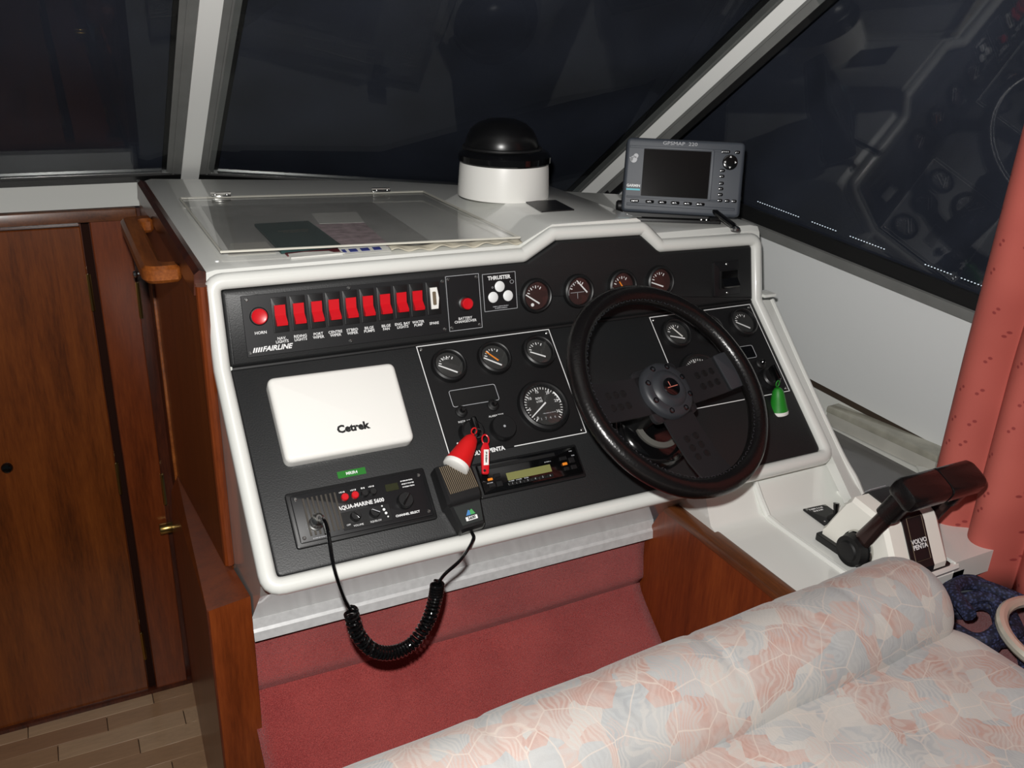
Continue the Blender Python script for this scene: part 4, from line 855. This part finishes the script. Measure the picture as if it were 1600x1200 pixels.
pc = link('plotter_cable', MB().tube(spl([(1.180, 1.395, 1.335), (1.205, 1.385, 1.322), (1.212, 1.38, 1.298), (1.200, 1.385, 1.274), (1.175, 1.40, 1.2655), (1.15, 1.42, 1.2655)], 8), .0042, 8), 'cable'); tag(pc, 'pale cable looping beside the chart plotter', 'cable')

# ---- chart lid and papers
DZ = 1.2602
ln = [Vector((.217, 1.388)), Vector((.700, 1.332)), Vector((.697, 1.770)), Vector((.218, 1.828))]
ld = thing('chart_case', 'clear hinged acrylic lid over the papers on the dashboard', 'lid', (0, 0, DZ))
link('sheet', MB().plate([tuple(v) for v in ln], .0085, .0125), 'acrylic', ld, smooth=False)
for a, b_ in ((0, 1), (1, 2), (2, 3), (3, 0)): 
    p, q_ = ln[a], ln[b_]; link('cut_edge', MB().tube([(p.x, p.y, .0105), (q_.x, q_.y, .0105)], .0021 if a != 0 else .0019, 6), 'acredge', ld)
for hx_, hy_ in ((.295, 1.832), (.612, 1.795)):
    h = link('hinge', MB().box((0, .004, .006), (.036, .020, .012), .001).tube([(-.019, .003, .0145), (.019, .003, .0145)], .0035, 8).box((0, -.010, .0135), (.036, .016, .002), .0005), 'chrome', ld, (hx_, hy_, 0), (0, 0, R(-6.7)))
    for s in (-1, 1): link('screw', MB().lathe([(.003, .0145), (.0025, .0165), (.0004, .017)], 10, Matrix.Translation((s*.011, -.010, 0))), 'steel', h)
def sheet(name, label, cat, pts, m, z, t=.0006, grp=None):
    o = link(name, MB().plate(pts, 0, t), m, None, (0, 0, DZ+z), smooth=False); return tag(o, label, cat, grp)
sheet('chart', 'large pale grey chart under the acrylic lid', 'chart', [(.235, 1.420), (.560, 1.370), (.575, 1.740), (.250, 1.790)], 'paper2', .0003, .0007)
sheet('paper_sheet', 'white paper sheet in the front left corner under the lid', 'paper', [(.228, 1.398), (.300, 1.392), (.302, 1.470), (.246, 1.476)], 'chart', .0011, .0005, 'papers under the lid')
sheet('paper_sheet', 'pale sheet with pink print right of the green booklet', 'paper', [(.410, 1.384), (.485, 1.378), (.498, 1.560), (.412, 1.570)], 'pinkprint', .0011, .0005, 'papers under the lid')
sheet('paper_sheet', 'blank pale sheet near the middle of the lid', 'paper', [(.42, 1.575), (.50, 1.562), (.515, 1.655), (.43, 1.665)], 'paper', .0011, .0005, 'papers under the lid')
bk = thing('booklet', 'dark green booklet under the acrylic lid', 'booklet', (.355, 1.488, DZ+.0018), (0, 0, 0))
link('cover', MB().plate([(-.049, -.106), (.052, -.098), (.048, .096), (-.047, .099)], 0, .0045, .0008, 1), 'booklet', bk)
marks(.052, .0060, bk, (.004, .022, .0046), 'tan', 2, gap=2.0)
wl = thing('brochure', 'white folded leaflet with blue lettering poking out under the lid', 'leaflet', (.0, .0, DZ), (0, 0, 0))
link('dark_page', MB().plate([(.312, 1.366), (.398, 1.362), (.398, 1.384), (.312, 1.386)], .0008, .0030), 'darkred', wl, smooth=False, label='dark red lower cover')
link('page_edge', MB().rings([[(x, 1.352+.02*(x-.31), .0005), (x, 1.372+.02*(x-.31), .0005), (x, 1.372+.02*(x-.31), .0035+.001*math.sin(60*x)), (x, 1.352+.02*(x-.31), .0028)] for x in (.314, .34, .37, .395, .40)]), 'paper', wl, smooth=False)
link('blue_page', MB().rings([[(x, 1.348, .0006), (x, 1.378, .0045), (x, 1.378, .0050), (x, 1.348, .0011)] for x in (.396, .43, .475)]), 'paper', wl, smooth=False)
for x, w in ((.4015, .006), (.4165, .013), (.436, .014), (.456, .013)): link('blue_block', MB().rings([[(x-w/2, 1.357, .00245), (x+w/2, 1.357, .00245), (x+w/2, 1.357, .003), (x-w/2, 1.357, .003)], [(x-w/2, 1.369, .0040), (x+w/2, 1.369, .0040), (x+w/2, 1.369, .0045), (x-w/2, 1.369, .0045)]]), 'blueprint', wl, smooth=False)
cs = MB()
def wav(u, v):
    x = .475+.232*u; return (x, 1.345-.012*u+.018*v, .0012+.004*v+.0025*math.sin(38*u)*(1-v)+.0015*math.sin(17*u+1))
cr = link('plastic_sleeve', MB().grid(wav, 60, 4), plain('yellowed_plastic', (206, 200, 182), .25, coat=.5), None, (0, 0, DZ)); cr.modifiers.new('thickness', 'SOLIDIFY').thickness = .0008
tag(cr, 'crumpled clear plastic sleeve along the front of the lid', 'sleeve')
tag(link('deck_button', MB().lathe([(.003, 0), (.0028, .0018), (.0004, .0022)], 12), 'lamp', None, (.207, 1.372, 1.2605)), 'tiny white stud at the front left dashboard corner', 'stud')

# ---- throttle
th = thing('throttle', 'white twin-lever engine throttle with black grips', 'throttle', (1.165, .858, .8005))
bw = .062
prof = [(.080, 0), (.080, .010), (.075, .016), (.040, .084), (.030, .094), (-.028, .086), (-.040, .080), (-.046, .072), (-.078, .016), (-.082, .010), (-.082, 0)]
prof = [(y, z) for y, z in prof]
def tring(x, k): return [Vector((x, y*k, .012+z*k2)) for (y, z), k2 in zip(prof, [k]*len(prof))]
link('base_plate', MB().plate(rrect(.142, .164, .006), 0, .012, .001, 1), 'blk', th)
hs = MB().rings([[Vector((x, y*s, .012+z*s)) for y, z in prof] for x, s in ((-bw, .93), (-bw+.008, 1.0), (-.030, 1.0), (.030, 1.0), (bw-.008, 1.0), (bw, .93))])
link('housing', hs, 'gelcream', th, ang=30)
link('centre_band', MB().rings([[Vector((x, y*1.02, .012+z*1.02+.001)) for y, z in prof] for x in (-.024, .024)]), 'blkplate', th, ang=30, label='black centre band')
def on(yz0, yz1, f, lift=.0025):
    a, b_ = Vector(yz0), Vector(yz1); d = (b_-a).normalized(); nrm = Vector((-d.y, d.x)); nrm = nrm if nrm.y > 0 else -nrm; p = a.lerp(b_, f)*1.02+nrm*lift; return p, d
ol = MB()
def outline(y0z0, y1z1, x0, x1, f0, f1):
    (p, d), (q_, _) = on(y0z0, y1z1, f0), on(y0z0, y1z1, f1); P_ = lambda x, v: (x, v.x, .013+v.y)
    return MB().tube([P_(x0, p), P_(x1, p), P_(x1, q_), P_(x0, q_)], .0006, 5, True)
link('label_outline', outline(prof[7], prof[8], -.017, .017, -.15, .92), 'tan', th); link('front_outline', outline(prof[3], prof[4], -.018, .018, .05, .95), 'silver', th)
(p, d) = on(prof[7], prof[8], .52)
ta = math.atan2(d.y, -d.x)   # slope of the aft face
o = text('VOLVO\nPENTA', .0105, th, (0, p.x, .013+p.y+.0002), bold=.0003); o.rotation_euler = (math.atan2(-d.y, -d.x), 0, 0)
def lever(s):
    # s = -1 left lever, +1 right lever
    L_ = link('pivot_boss', MB().lathe([(.028, 0), (.028, .014), (.0255, .022), (.0255, .026), (.018, .027), (.016, .030), (.010, .031), (.0004, .031)], 32, Matrix.Translation((s*(bw-.001), -.004, .030)) @ Matrix.Rotation(R(90)*s, 4, 'Y')), 'rubber', th)
    link('chrome_ring', MB().lathe([(.030, .001), (.0315, .004), (.030, .009)], 32, Matrix.Translation((s*(bw-.001), -.004, .030)) @ Matrix.Rotation(R(90)*s, 4, 'Y'), False, False), 'chrome', th)
    xa = s*(bw+.010)
    a, b_ = Vector((xa, -.006, .036)), Vector((xa*.95, -.058, .138)); dd = (b_-a).normalized(); side = Vector((1, 0, 0)); nr = side.cross(dd)
    link('lever_arm', MB().rings([[c+side*w*math.cos(t)+nr*h_*math.sin(t) for t in [2*math.pi*k/12 for k in range(12)]] for c, w, h_ in ((a, .009, .016), (a.lerp(b_, .5), .009, .014), (b_, .010, .013))]), plain('dark_chrome', (64, 48, 46), .18, metal=.7), th)
    # grip: sleeve, then a padded head reaching over the middle
    c0, c1 = a.lerp(b_, .80), b_+dd*.030
    link('grip_sleeve', MB().rings([[c+side*.016*math.copysign(abs(math.cos(t))**.6, math.cos(t))+nr*.0165*math.copysign(abs(math.sin(t))**.6, math.sin(t)) for t in [2*math.pi*k/16 for k in range(16)]] for c in (c0, c0.lerp(c1, .5), c1)]), 'leather', th)
    h0 = c1+dd*.004; inx = -s
    rings = []
    for f, k in ((-.26, .55), (-.20, .88), (-.1, 1), (.4, 1), (.97, 1.0), (1.0, .94)):
        cx = h0+Vector((inx*.066*f, 0, 0))+Vector((0, -.000, .000)); 
        rings.append([cx+nr*.026*k*math.copysign(abs(math.cos(t))**.55, math.cos(t))+dd*.019*k*math.copysign(abs(math.sin(t))**.55, math.sin(t)) for t in [2*math.pi*j/20 for j in range(20)]])
    link('grip_head', MB().rings(rings), 'leather', th, label='black padded grip')
lever(-1); lever(1)

# ---- things on the side shelf
fd = thing('plastic_folder', 'smoky grey plastic folder lying on the side shelf', 'folder', (0, 0, .8135))
link('leaf', MB().plate([(1.262, 1.005), (1.345, .925), (1.440, 1.018), (1.435, 1.264), (1.285, 1.30)], 0, .004, .0006, 1), 'folder', fd)
link('spine', MB().plate([(1.262, 1.005), (1.285, 1.30), (1.292, 1.30), (1.269, 1.003)], .004, .0046), 'folder', fd, smooth=False)
rb = thing('boxed_rail', 'long grey plastic-wrapped rail along the foot of the white wall', 'rail', (1.484, 1.145, .8135), (0, 0, R(4.5)))
link('lower_face', MB().box((0, 0, .014), (.046, .27, .028), .003), plain('grey_carton', (168, 166, 158), .45, noise=.06, nscale=14), rb)
link('wrap', MB().box((.002, 0, .034), (.052, .274, .014), .004), plain('clear_wrap_grey', (150, 148, 136), .2, coat=.6, noise=.12, nscale=18), rb)
for i, (pts, lb) in enumerate((([(1.40, .965), (1.455, .91), (1.50, 1.00), (1.46, 1.04)], 'white paper wedge between the rail and the curtain'), ([(1.34, .905), (1.40, .86), (1.46, .935), (1.40, .97)], 'white paper under the throttle grip'))):
    o = link('loose_paper', MB().plate(pts, 0, .0015), 'paper', None, (0, 0, .8185+.002*i), smooth=False); tag(o, lb, 'paper', 'loose papers on the side shelf')
pn = link('thin_lead', MB().tube(spl([(1.41, .90, .8235), (1.43, .93, .829), (1.47, .96, .829), (1.49, .99, .824)], 6), .0016, 6), 'darkred'); tag(pn, 'thin dark red lead across the white papers', 'lead')

# ---- curtain
def curt(u, v):
    s = u*.62; z = .735+1.10*v; y = .915-s; x = 1.312+.167*s+.022
    f = .021*math.sin(2*math.pi*s/.088+2.6)+.009*math.sin(2*math.pi*s/.19+1.1+.5*v); g_ = 1+.15*(1-v)
    ln_ = max(0, z-1.12); x -= .27*ln_; y -= .20*ln_
    return (x+f*g_*.85, y-.008*math.cos(2*math.pi*s/.088+2.6), z)
cu = link('curtain', MB().grid(curt, 150, 24), 'curtain'); cu.modifiers.new('thickness', 'SOLIDIFY').thickness = .0015
tag(cu, 'coral pink curtain with small dark motifs, hanging at the side window', 'curtain')

# ---- helm seat
hs_ = thing('helm_bench', 'pastel patterned helm seat cushion with rolled front bolster', 'seat', (.8, .61, .33), (0, 0, R(3.8)))
SX0, SX1 = -1.0, .284
def seatpt(u, v):
    x = SX0+(SX1-SX0)*u; y = -.42+.455*v; ex = min(x-SX0, SX1-x); d = .03*max(0, 1-ex/.045)**2
    dy = .02*max(0, 1-(v*.455)/.04)**2; wr = .0028*math.sin(23*x+9*v)*math.sin(7*v+3*x)+.0015*math.sin(51*x-14*v)
    sink = .014*max(0, (v-.86)/.14)**2
    return (x, y, .512+.006*math.sin(math.pi*v)+wr-d-dy-sink)
link('cushion_top', MB().grid(seatpt, 110, 44), 'fabric', hs_)
link('cushion_side', MB().plate(rrect(1.27, .43, .03, (SX0+SX1)/2, -.205), .33, .478, .006, 2), 'fabric', hs_)
folds = [(-.62, .9), (-.43, 1.2), (-.27, .7), (-.12, 1.3), (.03, .8), (.12, 1.0), (.21, .7)]
def bol(x, a):
    e = min(x-SX0, SX1-x); k = 1-(max(0, 1-e/.060))**2.4*.62
    w = sum(-.0022*h*math.exp(-((x-fx+.03*math.sin(a))/.007)**2)*max(0, math.sin(a+.4)) for fx, h in folds)
    r = .0746*k+w+.0007*math.sin(31*x+2*math.sin(a)); return (x, .0746+r*math.cos(a), .510+r*math.sin(a)-.003*(1-k))
xs = [SX0+.005*i for i in range(0, 13)]+[SX0+.06+(SX1-SX0-.12)*i/200 for i in range(1, 200)]+[SX1-.005*i for i in range(12, -1, -1)]
link('bolster', MB().rings([[Vector(bol(x, 2*math.pi*k/36)) for k in range(36)] for x in xs]), 'fabric', hs_, ang=70, label='rolled front bolster')
link('seat_base', MB().box((-.30, -.20, .165), (1.1, .36, .33), .01), 'mahogred', hs_, label='wooden seat box')

# ---- rope, chrome ring, pen on the side deck
rp = thing('rope', 'coiled navy braided rope beside the seat', 'rope', (1.235, .695, .7205))
pts = []
for k in range(120):
    t = k/119; a = 2*math.pi*2.6*t+1.0; r_ = .052+.006*math.sin(5*a); pts.append((r_*1.25*math.cos(a)-.02, r_*math.sin(a)+.01, .012+.034*t+.006*math.sin(3*a)))
link('coil', MB().tube(pts, .0115, 10), 'rope', rp)
link('tail', MB().tube(spl([(-.05, .0, .06), (-.02, .055, .062), (.03, .06, .058), (.07, .02, .05), (.11, -.04, .035), (.15, -.12, .02), (.17, -.2, .013)], 8), .0115, 10), 'rope', rp)
link('bight', MB().tube(spl([(-.08, -.06, .012), (-.06, .03, .02), (-.01, .075, .045), (.05, .07, .05), (.075, .03, .03), (.04, -.03, .02), (-.02, -.09, .014)], 8), .0115, 10), 'rope', rp)
link('lower_turn', MB().tube(spl([(.11, -.06, .012), (.06, -.10, .014), (.0, -.16, .013), (-.03, -.22, .012)], 8), .0115, 10), 'rope', rp)
cr_ = link('metal_hoop', MB().tube([(1.255+.082*math.cos(a), .592+.082*math.sin(a), .783+.012*math.sin(a)) for a in [2*math.pi*k/40 for k in range(40)]], .0095, 10, True), 'chrome'); cr_.data.materials.clear(); cr_.data.materials.append(plain('pale_polished_metal', (226, 222, 206), .3, metal=.6)); tag(cr_, 'polished metal hoop lying on the blue rope', 'hoop')
pe = thing('pen', 'dark blue pen lying behind the rope under the curtain', 'pen', (1.375, .72, .7255), (0, 0, R(-62)))
link('barrel', MB().tube([(-.06, 0, 0), (.03, 0, 0)], .0045, 10), plain('blue_plastic', (20, 26, 84), .3), pe); link('cap', MB().tube([(.03, 0, 0), (.068, 0, 0)], .0052, 10), 'blkgloss', pe); link('clip', MB().box((.05, 0, .006), (.030, .002, .0012)), 'steel', pe, smooth=False)
